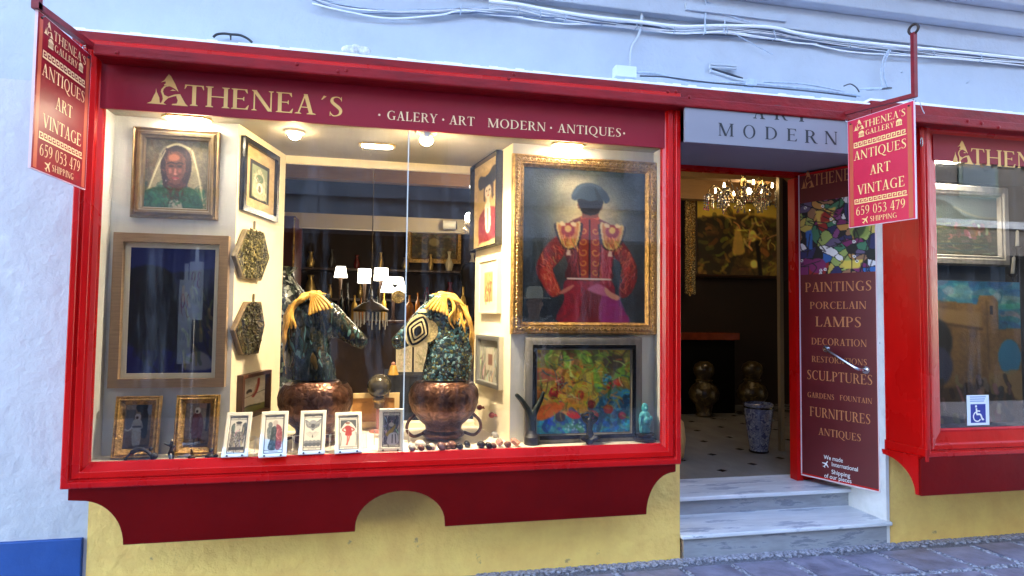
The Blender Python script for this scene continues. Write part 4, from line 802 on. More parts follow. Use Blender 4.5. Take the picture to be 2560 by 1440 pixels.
# ---------------------------------------------------------------- five white framed cards on wire easels
WH = mat('white_card_frame', S(236, 234, 226), .5); EASEL = mat('white_wire', S(226, 224, 214), .4)
def card(k):
    pc = Pic(56, 110, (214, 212, 204), 70+k); I = (52, 54, 62)
    pc.line([(.06, .04), (.94, .04), (.94, .97), (.06, .97), (.06, .04)], .03, I, 0, 1, 0); pc.line([(.06, .11), (.94, .11)], .02, I); pc.line([(.06, .90), (.94, .90)], .02, I)
    for i in range(5): pc.line([(.3+.09*i, .935), (.35+.09*i, .935)], .03, (90, 90, 94), 0, .8)
    pc.line([(.44, .075), (.56, .075)], .02, (120, 120, 124))
    if k == 0:   # seated bearded figure on a throne
        pc.poly([(.14, .30), (.30, .20), (.34, .44), (.20, .50)], (92, 102, 104), 1, 1); pc.poly([(.72, .26), (.90, .20), (.90, .52), (.74, .48)], (84, 92, 98), 1, 1); pc.poly([(.2, .46), (.78, .44), (.86, .66), (.64, .86), (.2, .86), (.12, .62)], (104, 102, 104), 1, 1, tex=.5); pc.ell(.52, .25, .13, .07, (150, 148, 144), 0, 1); pc.ell(.52, .19, .16, .035, I, 0, 1); pc.poly([(.42, .28), (.62, .28), (.56, .42), (.48, .42)], (206, 202, 196), 1, 1)
        pc.dabs(40, (.16, .46, .84, .86), [(44, 46, 56), (190, 188, 184)], .2, .025, al=.8); pc.poly([(.1, .82), (.9, .82), (.9, .89), (.1, .89)], (60, 62, 70), 1)
    elif k == 1:  # two standing figures, one in a crimson cloak
        pc.ell(.30, .26, .11, .07, (110, 116, 120), 0, 1); pc.ell(.55, .22, .12, .075, (186, 178, 170), 0, 1); pc.poly([(.16, .34), (.44, .32), (.5, .52), (.36, .62), (.2, .60)], (84, 98, 104), 1, 1, tex=.4); pc.poly([(.38, .34), (.60, .34), (.62, .86), (.24, .86), (.34, .58)], (40, 54, 56), 1, 1, tex=.3); pc.poly([(.60, .26), (.84, .34), (.90, .60), (.84, .86), (.60, .86), (.62, .5)], (128, 40, 48), 1, 1, tex=.3); pc.line([(.68, .38), (.62, .54), (.74, .62)], .04, (196, 120, 120), 1)
    elif k == 2:  # winged shape with rays over clouds
        pc.poly([(.10, .16), (.34, .22), (.5, .17), (.66, .22), (.92, .14), (.82, .34), (.62, .40), (.5, .46), (.38, .40), (.18, .34)], (104, 110, 122), 1, 1, tex=.5); pc.ell(.5, .22, .17, .05, (150, 154, 160), 0, 1); pc.ell(.5, .33, .10, .06, (76, 80, 92), 0, 1)
        for i in range(11): a = .4+.235*i; pc.line([(.5+.14*math.cos(a), .46+.05*math.sin(a)), (.5+.36*math.cos(a), .46+.18*math.sin(a))], .014, (130, 134, 140))
        pc.poly([(.46, .64), (.5, .54), (.54, .64)], I, 0)
        for x in (.2, .4, .6, .8): pc.ell(x, .76, .13, .05, (130, 134, 140), 0, 1); pc.ell(x, .82, .12, .05, (92, 96, 104), 0, 1)
    elif k == 3:  # figure in a red tunic
        pc.poly([(.12, .14), (.88, .14), (.88, .40), (.66, .22), (.5, .17), (.34, .22), (.12, .40)], (70, 76, 80), 1); pc.ell(.47, .26, .06, .035, (200, 180, 160), 0, 1); pc.ell(.47, .225, .12, .025, (110, 50, 44), 0, 1); pc.poly([(.34, .32), (.60, .32), (.66, .56), (.5, .60), (.34, .56), (.38, .46)], (160, 44, 40), 1, 1); pc.line([(.36, .34), (.22, .42), (.36, .48)], .06, (150, 60, 54), 1); pc.line([(.60, .34), (.78, .42), (.62, .48)], .06, (150, 60, 54), 1)
        pc.line([(.46, .58), (.44, .84)], .06, (190, 90, 80), 1); pc.line([(.56, .58), (.50, .72), (.40, .84)], .06, (190, 90, 80), 1)
        for x in (.12, .86): pc.line([(x, .5), (x+.03, .66), (x, .86)], .05, (120, 124, 120), 1)
    else:        # dark swirl with a lute shape
        pc.poly([(.1, .13), (.9, .13), (.9, .89), (.1, .89)], (58, 60, 80), 1, tex=.3); pc.dabs(46, (.12, .15, .88, .86), [(206, 204, 210), (30, 32, 46), (120, 120, 140)], .2, .03, al=.85); pc.poly([(.2, .62), (.56, .44), (.72, .36), (.6, .56), (.36, .68)], (150, 128, 60), 1, 1); pc.ell(.5, .36, .14, .06, (190, 184, 180), 0, 1); pc.poly([(.4, .62), (.8, .6), (.86, .88), (.3, .88)], (178, 180, 196), 1, 1); pc.line([(.56, .64), (.56, .86)], .05, (30, 30, 48)); pc.line([(.72, .62), (.76, .86)], .04, (30, 30, 48))
    return pc
CARDL = ('white framed card of a bearded figure on a throne, leftmost in the row', 'white framed card with two standing figures, one in a crimson cloak', 'white framed card with a dark winged shape above rays and clouds', 'white framed card of a figure in a red tunic', 'white framed card with a dark swirling scene and a lute, nearest the glass joint')
CP = (((571, 1032), (638, 1032), (614, 1140), (552, 1141)), ((662, 1030), (727, 1029), (711, 1137), (640, 1141)), ((757, 1028), (823, 1027), (805, 1135), (741, 1138)), ((842, 1032), (908, 1031), (901, 1130), (832, 1134)), ((948, 1022), (1012, 1020), (1006, 1125), (947, 1129)))
for k in range(5):
    tl, tr, br, bl = CP[k]; yb = atZ((bl[0]+br[0])/2, (bl[1]+br[1])/2, FLZ+.003).y; yb = min(max(yb, .085), .12)
    lean = .10 if k == 4 else .50
    u = Vector((1, (.04, .10, .06, .12, -.10)[k], 0)); u.normalize(); v = Vector((0, lean, 1)); v = (v-u*v.dot(u)).normalized(); P = Plane((0, yb, FLZ+.003), u, v)
    a0, a1, b0, b1 = P.rect(tl, tr, br, bl); 
    gr = 'five white framed cards in a row on wire easels'
    r, _ = picture('framed_card', CARDL[k], P, (a0, a1, 0.0, b1), [(0, .012), (.004, .015), (.019, .013), (.020, .006)], WH, card(k), .016, group=gr, pm=PRINT)
    e = MB(); 
    for sx in (a0-.030, a1-.015):
        q = [P.p(sx, .035, -.03), P.p(sx+.045, .035, -.025), P.p(sx+.045, .125, -.025), P.p(sx, .125, -.03)]
        e = MB(); e.tube(q, .0022, 6, True); e.build('wire_easel', EASEL, r)
    e = MB()
    for sx in (a0+.03, a1-.03):
        e = MB(); e.sph(P.p(sx, .006, .02), .006, (1, 1, 1), 8, 6); e.build('peg', BLACKM, r)
# ================================================================ things standing in the window
def loft(m, ribs, P, seg=20, n=4, c0=0):
    """rings between a front and a back point of a profile, each with its own half thickness"""
    R = catmull([(*P.hit(*a), *P.hit(*b), t) for a, b, t in ribs], n); vs = []; fs = []
    for ax, az, bx, bz, t in R:
        cx, cz, dx, dz = (ax+bx)/2, (az+bz)/2, (bx-ax)/2, (bz-az)/2
        for k in range(seg):
            a = 2*math.pi*k/seg; ca, sa = math.cos(a), math.sin(a); ca = math.copysign(abs(ca)**.9, ca); sa = math.copysign(abs(sa)**.8, sa)
            vs.append(P.p(cx+dx*ca, cz+dz*ca, c0+t*sa))
    for i in range(len(R)-1):
        for k in range(seg):
            l = (k+1) % seg; fs.append((i*seg+k, i*seg+l, (i+1)*seg+l, (i+1)*seg+k))
    fs += [tuple(range(seg-1, -1, -1)), tuple(range((len(R)-1)*seg, len(R)*seg))]
    return m.add(vs, fs)
def cellmat(name, cols, scale, rough=.12, bump=.6, stretch=(1, 1, 1), edge=(.01, .015, .015), met=0, rnd_=1.0, warp=.0):
    m = bpy.data.materials.new(name); m.use_nodes = True; t = m.node_tree; N = t.nodes; L = t.links; b = N['Principled BSDF']
    b.inputs['Roughness'].default_value = rough; b.inputs['Metallic'].default_value = met
    tc = N.new('ShaderNodeTexCoord'); mp = N.new('ShaderNodeMapping'); mp.inputs['Scale'].default_value = stretch; mp.inputs['Rotation'].default_value = (0, .5, 0); L.new(tc.outputs['Object'], mp.inputs[0]); src = mp.outputs[0]
    if warp:
        n = N.new('ShaderNodeTexNoise'); n.inputs['Scale'].default_value = 9; L.new(src, n.inputs['Vector'])
        va = N.new('ShaderNodeVectorMath'); va.operation = 'SCALE'; va.inputs['Scale'].default_value = warp; L.new(n.outputs['Color'], va.inputs[0])
        vb = N.new('ShaderNodeVectorMath'); L.new(src, vb.inputs[0]); L.new(va.outputs[0], vb.inputs[1]); src = vb.outputs[0]
    v = N.new('ShaderNodeTexVoronoi'); v.inputs['Scale'].default_value = scale; v.inputs['Randomness'].default_value = rnd_; L.new(src, v.inputs['Vector'])
    e = N.new('ShaderNodeTexVoronoi'); e.feature = 'DISTANCE_TO_EDGE'; e.inputs['Scale'].default_value = scale; e.inputs['Randomness'].default_value = rnd_; L.new(src, e.inputs['Vector'])
    sp = N.new('ShaderNodeSeparateColor'); L.new(v.outputs['Color'], sp.inputs[0])
    r = N.new('ShaderNodeValToRGB'); r.color_ramp.interpolation = 'CONSTANT'
    while len(r.color_ramp.elements) < len(cols): r.color_ramp.elements.new(.5)
    for i, c in enumerate(cols): r.color_ramp.elements[i].position = i/len(cols); r.color_ramp.elements[i].color = (*c, 1)
    L.new(sp.outputs[0], r.inputs[0])
    er = N.new('ShaderNodeValToRGB'); er.color_ramp.elements[0].position = .02; er.color_ramp.elements[1].position = .09; L.new(e.outputs['Distance'], er.inputs[0])
    mx = N.new('ShaderNodeMix'); mx.data_type = 'RGBA'; mx.inputs[6].default_value = (*edge, 1); L.new(er.outputs[0], mx.inputs[0]); L.new(r.outputs[0], mx.inputs[7]); L.new(mx.outputs[2], b.inputs['Base Color'])
    bp = N.new('ShaderNodeBump'); bp.inputs['Strength'].default_value = bump; bp.inputs['Distance'].default_value = .01; L.new(e.outputs['Distance'], bp.inputs['Height']); L.new(bp.outputs[0], b.inputs['Normal'])
    return m
COPPER = cellmat('old_hammered_copper', [(.09, .044, .031), (.13, .064, .045), (.075, .036, .026), (.16, .082, .058), (.10, .05, .037)], 30, .32, .55, met=.85, edge=(.12, .055, .036), warp=.1)
TEALR = cellmat('teal_pebble_glaze', [S(24, 44, 50), S(46, 84, 94), S(20, 30, 34), S(120, 156, 160), S(60, 100, 112), S(58, 62, 36), S(30, 46, 50), S(90, 92, 54)], 58, .12, .9, warp=.06)
TEALL = cellmat('dark_leaf_glaze', [S(10, 18, 18), S(24, 42, 40), S(10, 12, 13), S(64, 92, 92), S(38, 36, 26), S(16, 28, 30), S(52, 42, 22), S(14, 20, 18)], 24, .1, .6, (1.5, 1, .5), warp=.3)
MANE = mat('honey_yellow_glaze', S(196, 140, 44), .2, var=.3, vs=14, c2=S(224, 180, 92))
HY = .40; PH = FRy(HY)
def mir(q): return (779+(1115-q[0])*1.03, q[1]-2)
def horse(label, fx, skin, ornate):
    r = root('horse_head_statue', label, 'horse statue', PH.p(PH.hit(*fx((1115, 948)))[0], PH.hit(*fx((1115, 948)))[1]), 'pair of glazed horse heads on copper pots')
    ribs = [((1054, 948), (1176, 948), .115), ((1058, 920), (1180, 912), .115), ((1066, 888), (1182, 866), .11), ((1069, 864), (1177, 818), .10), ((1066, 850), (1160, 773), .088), ((1052, 848), (1130, 745), .078), ((1036, 856), (1086, 744), .073), ((1019, 866), (1052, 766), .062), ((1005, 872), (1026, 796), .05), ((995, 874), (1004, 820), .043), ((986, 871), (987, 838), .037), ((980, 862), (979, 849), .02)]
    m = MB(); loft(m, [(fx(a), fx(b), t) for a, b, t in ribs], PH)
    for c in (.045, -.045):                       # ears
        p0 = PH.p(*PH.hit(*fx((1092, 752))), c); p1 = PH.p(*PH.hit(*fx((1072, 738))), c*1.2); m.tube([p0, (p0+p1)/2, p1], [.028, .022, .004], 8)
    m.build('head_and_neck', skin, r, smooth=60)
    m = MB(); e = fx((1052, 789)); m.sph(PH.p(*PH.hit(*e), .060), .019, (1, .8, 1), 12, 8); m.build('eye', BLACKP, r, smooth=60)
    m = MB(); e = fx((991, 850)); m.sph(PH.p(*PH.hit(*e), .036), .019, (1.2, .7, .9), 12, 8); m.build('nostril', BLACKP, r, smooth=60)
    m = MB()
    for j in range(7):                            # mane ropes from the poll down the crest
        o = rnd.uniform(-5, 5); c = .02+.012*j-.04
        pts = [(1078+j*3, 742-j), (1104+o, 734+.8*abs(j-3)), (1136+o, 744+j*1.5), (1160+o, 778+o), (1174+o, 826), (1176+o, 872), (1170+o*1.4, 905+j*6)]
        q = [PH.p(*PH.hit(*fx(p)), c+(.03 if i in (2, 3, 4) else 0)+.01*math.sin(i*2+j)) for i, p in enumerate(pts)]
        m.tube(catmull(q, 5), [(.012+.006*math.sin(k*.9+j))*(1 if k < 24 else .6) for k in range(30)]+[.003], 7)
    for j in range(9):                            # locks lying over the near side of the neck
        x = 1120+5.5*j; wv = rnd.uniform(-7, 7); c = .098-.0062*j
        pts = [(x, 744+2.6*j), (x+8+wv, 770+4*j), (x+4-wv, 798+5*j), (x+13+wv*.5, 826+5*j)]
        q = [PH.p(*PH.hit(*fx(p)), c+.012*math.sin(k*1.4+j)) for k, p in enumerate(pts)]
        if ornate or j > 4: m.tube(catmull(q, 5), [.008]*4+[.011]*6+[.009, .007, .006, .005, .003, .002], 7)
    for j in range(7):                            # knotted forelock
        pts = [(1114, 736), (1094+j*3, 741+j*3), (1072+j*7, 760+j*4), (1062+j*9, 774+j*2)]
        q = [PH.p(*PH.hit(*fx(p)), .07+.012*k) for k, p in enumerate(pts)]
        m.tube(catmull(q, 5), [.009]*6+[.013]*6+[.011, .010, .008, .004], 7)
    m.build('mane', MANE, r, smooth=60)
    if ornate:
        CR = mat('cream_ivory', S(206, 190, 142), .35, var=.2, vs=30)
        c = PH.hit(1043, 826); rot = -.35
        def ell(rx, rz, k=24, p=1.0, dx=0, dz=0):
            o = []
            for i in range(k):
                a = 2*math.pi*i/k; x = rx*math.copysign(abs(math.cos(a))**p, math.cos(a)); z = rz*math.copysign(abs(math.sin(a))**p, math.sin(a))
                o.append((c[0]+dx+x*math.cos(rot)-z*math.sin(rot), c[1]+dz+x*math.sin(rot)+z*math.cos(rot)))
            return o
        m = MB(); m.extr(PH, ell(.062, .074, dx=.070, dz=-.004), .03, .083); m.build('cheek_plate', mat('pierced_ivory', S(186, 168, 120), .4, var=.5, vs=70), r)
        for i, (rx, rz, p_) in enumerate(((.080, .112, 1.0), (.072, .102, 1.35), (.062, .088, 1.6), (.050, .072, 1.7), (.038, .056, 1.7), (.025, .036, 1.3))):
            m = MB(); m.extr(PH, ell(rx, rz, 28, p_), .05, .086+.004*i); m.build('bridle_boss', CR if i % 2 == 0 else BLACKP, r)
        m = MB(); m.lathe([(.0, 0), (.03, .004), (.026, .02), (.012, .026)], PH.p(*PH.hit(1055, 783), .055), 14); m.build('brow_stud', CR, r)
    return r
horse('blue green horse head statue with a dark leafy glaze, facing right', mir, TEALL, False)
horse('blue green horse head statue with a pebbled glaze and cream cheek boss, facing left', lambda q: q, TEALR, True)
def pot(label, px, handles):
    c = at(px, 1100, HY); s = 1/ (FPX/ (HY+3.69) ); z0 = FLZ
    zt = PH.hit(px, 950)[1]; H = zt-z0-.004
    r = root('copper_pot', label, 'copper pot', (c.x, HY, z0), 'pair of copper pots carrying horse heads')
    m = MB(); m.lathe([(.02, .0), (.05, .012), (.13, .02), (.142, .034), (.142, .05), (.118, .07), (.125, .10), (.17, .14), (.21, .19), (.232, .25), (.236, .30), (.225, .345), (.195, .385), (.165, H-.03), (.152, H-.008), (.145, H)], (c.x, HY, z0), 40)
    m.build('body', COPPER, r, smooth=50)
    for sg in (-1, 1):
        m = MB(); q = [(c.x+sg*.135, HY-.03, z0+.05), (c.x+sg*.20, HY-.05, z0+.035), (c.x+sg*.242, HY-.055, z0+.075), (c.x+sg*.236, HY-.05, z0+.13), (c.x+sg*.19, HY-.03, z0+.175)]
        m.tube(catmull(q, 6), .011, 8); m.build('handle', COPPER, r, smooth=60)
    return r
pot('hammered copper pot under the dark leafy horse head', 787, 0)
pot('brown copper pot with curled handles under the pebbled horse head', 1108, 1)

def thing1(m, name, mt, label, cat, group=None, smooth=50): return m.build(name, mt, None, smooth, 0, label, cat, group)
def skin(m, joints, edges, sub=0):
    """continuous body: tapered tubes and balls at the joints"""
    for a, b in edges:
        p, r0 = Vector(joints[a][:3]), joints[a][3]; q, r1 = Vector(joints[b][:3]), joints[b][3]
        m.tube([p, p.lerp(q, .5), q], [r0, (r0+r1)/2, r1], 10)
    for j in joints.values(): m.sph(j[:3], j[3], (1, 1, 1), 10, 8)
def fuse(o, vox=.006, sm=4):
    a = o.modifiers.new('remesh', 'REMESH'); a.mode = 'VOXEL'; a.voxel_size = vox; a.use_smooth_shade = True
    b = o.modifiers.new('smooth', 'SMOOTH'); b.factor = .5; b.iterations = sm; return o
# globe lamp on a brass neck
c = at(948, 965, .72); r = root('globe_lamp', 'smoked glass globe lamp on a brass neck and pink stem between the pots', 'lamp', (c.x, .72, FLZ))
k = (.72+3.69)/FPX
m = MB(); m.sph(c, 29*k, (1, 1, 1), 24, 16); m.build('globe', mat('smoked_glass', S(74, 66, 46), .08, .35, var=.3, vs=5), r, smooth=60)
zb = c.z-27*k
m = MB(); m.lathe([(.030, 0), (.045, -.012), (.047, -.02), (.040, -.03), (.040, -.04), (.033, -.045), (.033, -.075), (.02, -.08)], (c.x, .72, zb), 20); m.build('neck', mat('dark_brass', (.30, .2, .07), .3, .9), r, smooth=40)
m = MB(); m.lathe([(.018, zb-.08), (.015, FLZ+.02), (.06, FLZ+.012), (.065, FLZ)], (c.x, .72, 0), 16); m.build('stem', mat('dusty_pink_lacquer', S(170, 110, 96), .4), r, smooth=40)
# cork board behind
P = FRy(.80); pc = Pic(60, 36, (168, 118, 62), 81); pc.grain(.12, 5); pc.line([(.1, .2), (.35, .19)], .012, (90, 66, 40), 0, .6)
picture('framed_board', 'ochre board in a plain cream frame behind the globe lamp', P, ((868, 982), (998, 982), (998, 1066), (868, 1066)), [(0, .02), (.035, .02), (.035, .008)], mat('cream_board_frame', S(196, 168, 120), .55), pc, .02, pm=PRINT)
P = FRy(.74); a0, b0 = P.hit(905, 1068); a1, b1 = P.hit(1040, 1080)
# black sculptures
def px(Y, x, y): return at(x, y, Y)
J = {}
Y = .16
def pt(x, y, r, dy=0): p = at(x, y, Y+dy); return (p.x, p.y, p.z, r)
m = MB()
skin(m, {'f1': pt(1292, 988, .014), 't1': pt(1303, 1000, .017), 'k1': pt(1318, 1022, .021), 'h': pt(1328, 1050, .024), 'k2': pt(1340, 1022, .021), 't2': pt(1352, 1000, .016), 'f2': pt(1358, 982, .012), 'w': pt(1330, 1085, .020)}, [('f1', 't1'), ('t1', 'k1'), ('k1', 'h'), ('f2', 't2'), ('t2', 'k2'), ('k2', 'h'), ('h', 'w')])
o = thing1(m, 'legs_sculpture', mat('dark_green_bronze', S(34, 44, 42), .35), 'dark sculpture of two legs raised in a V beside the abstract painting', 'sculpture'); 
b = at(1330, 1112, .16); m = MB(); m.lathe([(.05, FLZ), (.05, FLZ+.05), (.03, FLZ+.07), (.02, FLZ+.09)], (b.x, .16, 0), 20); ob = m.build('sculpture_foot', BLACKM, o); fuse(o, .005, 3)
Y = .13; m = MB()
J = {'p': pt(1475, 1096, .030), 'w': pt(1474, 1075, .020), 'c': pt(1474, 1056, .026), 'n': pt(1476, 1043, .012), 'hd': pt(1478, 1035, .019), 's1': pt(1461, 1050, .013), 's2': pt(1488, 1052, .013), 'e1': pt(1455, 1038, .010), 'e2': pt(1493, 1046, .010), 'a1': pt(1470, 1031, .009), 'a2': pt(1484, 1040, .009), 'k1': pt(1456, 1096, .019, -.03), 'k2': pt(1495, 1094, .019, -.03), 'f1': pt(1478, 1106, .013, -.045), 'f2': pt(1470, 1107, .013, -.045)}
skin(m, J, [('p', 'w'), ('w', 'c'), ('c', 'n'), ('n', 'hd'), ('c', 's1'), ('c', 's2'), ('s1', 'e1'), ('s2', 'e2'), ('e1', 'a1'), ('e2', 'a2'), ('p', 'k1'), ('p', 'k2'), ('k1', 'f1'), ('k2', 'f2')])
o = thing1(m, 'seated_figure', BLACKP, 'glossy black seated figure sculpture in front of the abstract painting', 'sculpture'); fuse(o, .004, 3)
# turquoise figurine on a turned stand
Y = .15; b = at(1612, 1082, Y); kz = (Y+3.69)/FPX; z0 = b.z
r = root('robed_figurine', 'turquoise robed figurine with a stick on its shoulder at the right edge of the window', 'figurine', (b.x, Y, z0))
m = MB(); q = [(.020, 0), (.040, .0), (.044, .02), (.040, .045), (.047, .06), (.050, .085), (.046, .115), (.036, .135), (.020, .145), (.026, .155), (.028, .172), (.022, .19), (.010, .2)]
m.lathe([(a*.88, h) for a, h in q], (b.x, Y, z0), 16, 1, .8); m.sph((b.x-.034, Y-.018, z0+.115), .016); m.sph((b.x+.034, Y-.018, z0+.10), .017); m.tube([(b.x-.046, Y-.02, z0+.02), (b.x-.040, Y-.03, z0+.12)], .006, 6); m.sph((b.x, Y-.034, z0+.085), .024, (1.1, .6, 1)); m.sph((b.x, Y-.026, z0+.166), .011)
o = m.build('body', mat('turquoise_resin', S(86, 184, 206), .35, var=.14, vs=40), r); fuse(o, .004, 2)
m = MB(); m.lathe([(.05, FLZ), (.075, FLZ+.004), (.078, FLZ+.018), (.05, FLZ+.022), (.045, z0-.018), (.062, z0-.014), (.064, z0-.002), (.03, z0-.0005)], (b.x, Y, 0), 28); thing1(m, 'turned_stand', mat('ebonised_wood', S(44, 38, 36), .4, var=.2), 'dark turned wooden stand under the turquoise figurine', 'stand')
# tiny dark figures at the front left
Y = .085; m = MB(); J = {'hd': pt(430, 1103, .008), 'c': pt(430, 1114, .011), 'p': pt(428, 1124, .010), 'e': pt(419, 1112, .005), 'h': pt(411, 1109, .004), 'e2': pt(436, 1116, .006), 'k1': pt(422, 1134, .007), 'f1': pt(425, 1146, .006), 'k2': pt(433, 1133, .007), 'f2': pt(433, 1146, .006)}
skin(m, J, [('hd', 'c'), ('c', 'p'), ('c', 'e'), ('e', 'h'), ('c', 'e2'), ('p', 'k1'), ('k1', 'f1'), ('p', 'k2'), ('k2', 'f2')]); o = thing1(m, 'running_figurine', BLACKM, 'tiny black running figurine between the two small gilt paintings', 'figurine'); fuse(o, .003, 1)
m = MB(); m.sph(at(430, 1101, Y-.006), .006); m.build('pale_cap', CREAMW, o, smooth=60)
m = MB(); q = [pt(312, 1150, .01), pt(326, 1134, .012), pt(346, 1124, .012), pt(364, 1126, .010), pt(380, 1140, .014), pt(386, 1148, .012)]; m.tube(catmull([p[:3] for p in q], 5), [.006]*6+[.013]*8+[.009]*7+[.016]*5, 8); m.sph(at(385, 1140, Y), .02); m.sph(at(377, 1122, Y+.01), .012)
thing1(m, 'curved_figurine', BLACKM, 'arched black figurine in front of the leftmost small gilt painting', 'figurine')
m = MB(); m.sph(at(480, 1143, Y), .018, (1.2, 1, .7)); m.tube([at(480, 1135, Y), at(478, 1122, Y)], [.008, .004], 8); m.sph(at(478, 1116, Y), .007); thing1(m, 'little_figurine', mat('tarnished_bronze', S(70, 50, 34), .4, .5), 'tiny bronze figurine in front of the right small gilt painting', 'figurine')
m = MB(); m.sph(at(524, 1141, Y), .022, (1.2, 1, .7)); m.sph(at(527, 1125, Y), .013); m.sph(at(540, 1140, Y), .012); thing1(m, 'crouching_figurine', BLACKM, 'crouching black figurine at the right foot of the small gilt painting', 'figurine')
# stones along the sill
SM = [mat('grey_agate', S(150, 150, 154), .15, var=.4, vs=60), mat('banded_brown_stone', S(120, 84, 76), .2, var=.5, vs=50), mat('dark_onyx', S(36, 34, 38), .12), mat('pale_quartz', S(214, 208, 204), .2, var=.1, vs=40), mat('rose_crystal', S(206, 148, 130), .25, var=.25, vs=50)]
ORD = 'first second third fourth fifth sixth seventh eighth ninth tenth eleventh twelfth thirteenth fourteenth fifteenth'.split()
STN = ((1030, 1122, 9, 0), (1051, 1115, 13, 3), (1053, 1124, 8, 1), (1072, 1121, 8, 2), (1080, 1119, 9, 3), (1104, 1120, 11, 1), (1118, 1117, 9, 1), (1131, 1115, 11, 1), (1149, 1119, 9, 2), (1168, 1113, 9, 2), (1203, 1114, 10, 2), (1222, 1116, 9, 2), (1234, 1116, 8, 1), (1269, 1113, 9, 1), (1237, 1094, 9, 0))
for i, (x, y, rr, mi) in enumerate(STN):
    yy = max(.082, min(.14, atZ(x, y+rr*.6, FLZ).y)) if y > 1100 else .4; rr = rr*(yy+3.69)/FPX; p = at(x, y, yy); p.z = FLZ+rr*.84
    m = MB(); m.sph(p, rr, (1.15, 1, .85), 12, 8, Matrix.Rotation(rnd.random(), 3, 'Y'))
    thing1(m, 'polished_stone', SM[mi], ('polished grey agate stone', 'banded brown stone', 'dark onyx stone', 'pale quartz stone')[mi]+', '+ORD[sorted(q[0] for q in STN).index(x)]+' stone from the left along the sill' , 'stone', 'polished stones scattered along the sill')
for x0, y0, x1, y1, lb in ((1252, 1110, 1243, 1098, 'stubby rose crystal among the stones by the right jamb'), (1297, 1112, 1278, 1097, 'long rose crystal lying against the grey picture frame')):
    m = MB(); a = at(x0, y0, .10); b = at(x1, y1, .13); m.tube([a, a.lerp(b, .75), b], [.022, .022, .006], 6); thing1(m, 'rose_crystal', SM[4], lb, 'crystal', None, 0)
for x, y, cmat, lb in ((1210, 1018, mat('dark_red_knob', S(92, 22, 22), .35), 'dark red knob on the right jamb below the framed prints'), (1241, 1037, mat('dusty_red_knob', S(150, 70, 64), .4), 'dusty red hook low on the right jamb')):
    h = PK.hit(x, y); m = MB(); m.tube([PK.p(*h, .001), PK.p(*h, .03)], .008, 8); m.sph(PK.p(*h, .035), .022, (1, 1, .9)); m.tube([PK.p(h[0]+.02, h[1]-.004, .02), PK.p(h[0]+.05, h[1], .015)], .004, 6); thing1(m, 'wall_hook', cmat, lb, 'hook')
# carved hexagonal plaques on the left jamb
PLQ = cellmat('carved_greenish_bronze', [S(120, 112, 70), S(70, 66, 40), S(150, 140, 90), S(44, 42, 28), S(96, 92, 58)], 46, .4, 1.0, edge=S(28, 26, 16), warp=.2)
PLQ2 = cellmat('carved_dark_bronze', [S(96, 80, 44), S(50, 42, 24), S(70, 62, 34), S(34, 30, 18), S(84, 82, 44)], 46, .4, 1.0, edge=S(22, 18, 10), warp=.2)
for pts, mt, rimc, lb in (([(618, 572), (662, 581), (676, 645), (655, 702), (608, 694), (590, 640)], PLQ, S(116, 104, 80), 'carved grey green hexagonal plaque, upper of the two on the left jamb'), ([(620, 754), (655, 754), (664, 812), (648, 884), (606, 888), (586, 826)], PLQ2, S(110, 92, 68), 'carved dark bronze hexagonal plaque, lower of the two on the left jamb')):
    H = [PJ.hit(*p, .036) for p in pts]; cx = sum(h[0] for h in H)/6; cy = sum(h[1] for h in H)/6
    r = root('hexagonal_plaque', lb, 'plaque', PJ.p(cx, min(h[1] for h in H)), 'two carved hexagonal plaques')
    m = MB(); m.extr(PJ, H, .003, .034); m.build('rim', mat('plaque_rim_'+str(int(cy*100)), rimc, .5, var=.2, vs=20), r, bevel=.006)
    H2 = [(cx+(a-cx)*.92, cy+(b-cy)*.93) for a, b in H]; m = MB(); m.extr(PJ, H2, .02, .037)
    for i in range(200):
        while True:
            a = rnd.uniform(min(h[0] for h in H2), max(h[0] for h in H2)); b = rnd.uniform(min(h[1] for h in H2), max(h[1] for h in H2))
            if abs(a-cx) < .4*(max(h[0] for h in H2)-min(h[0] for h in H2))*(1-.5*abs(b-cy)/(.5*(max(h[1] for h in H2)-min(h[1] for h in H2)))): break
        rr = rnd.uniform(.008, .018); n0 = rnd.random()*6.28
        q = [PJ.p(a+rr*(1-t/9)*math.cos(n0+t*.7), b+rr*(1-t/9)*math.sin(n0+t*.7), .038+.006*math.sin(t*.4)) for t in range(8)]
        m.tube(q, [.004]*7+[.002], 5)
    m.build('carving', mt, r, smooth=50)
    h = PJ.hit((pts[0][0]+pts[1][0])/2-6, min(pts[0][1], pts[1][1])-6); m = MB(); m.obox(PJ, h[0]-.010, h[0]+.010, h[1]-.02, h[1]+.035, .004, .01); m.build('hanging_tab', mat('tarnished_tab', S(120, 112, 92), .4, .6), r)

# ================================================================ inside the shop
def pr_(Y): return FRy(Y)
# table with figurine and propped cards, seen between the horses
Y = 1.75; P = pr_(Y); a0, b1 = P.hit(960, 938); a1, _ = P.hit(1235, 938); r = root('display_table', 'table under a dark grey cloth inside the shop behind the right horse', 'table', ((a0+a1)/2, Y+.3, FZ))
CL = mat('charcoal_cloth', S(50, 52, 60), .9, var=.15, vs=20)
m = MB(); m.box(a0, Y, b1-.02, a1, Y+.6, b1); m.build('tabletop', CL, r)
m = MB(); n = 40
q = [(a0+(a1-a0)*i/n, Y+.012*math.sin(i*1.9)) for i in range(n+1)]
m.add([(x, y, b1-.021) for x, y in q]+[(x, y*1.0-.01*math.sin(i), FZ+.02) for i, (x, y) in enumerate(q)], [(i, i+1, n+2+i, n+1+i) for i in range(n)]); m.build('cloth_front', CL, r, smooth=60)
TZ = b1
p = at(983, 937, Y+.04); r = root('bell_figurine', 'small yellow bell shaped lady figurine on the dark table behind the glass', 'figurine', (p.x, p.y, TZ))
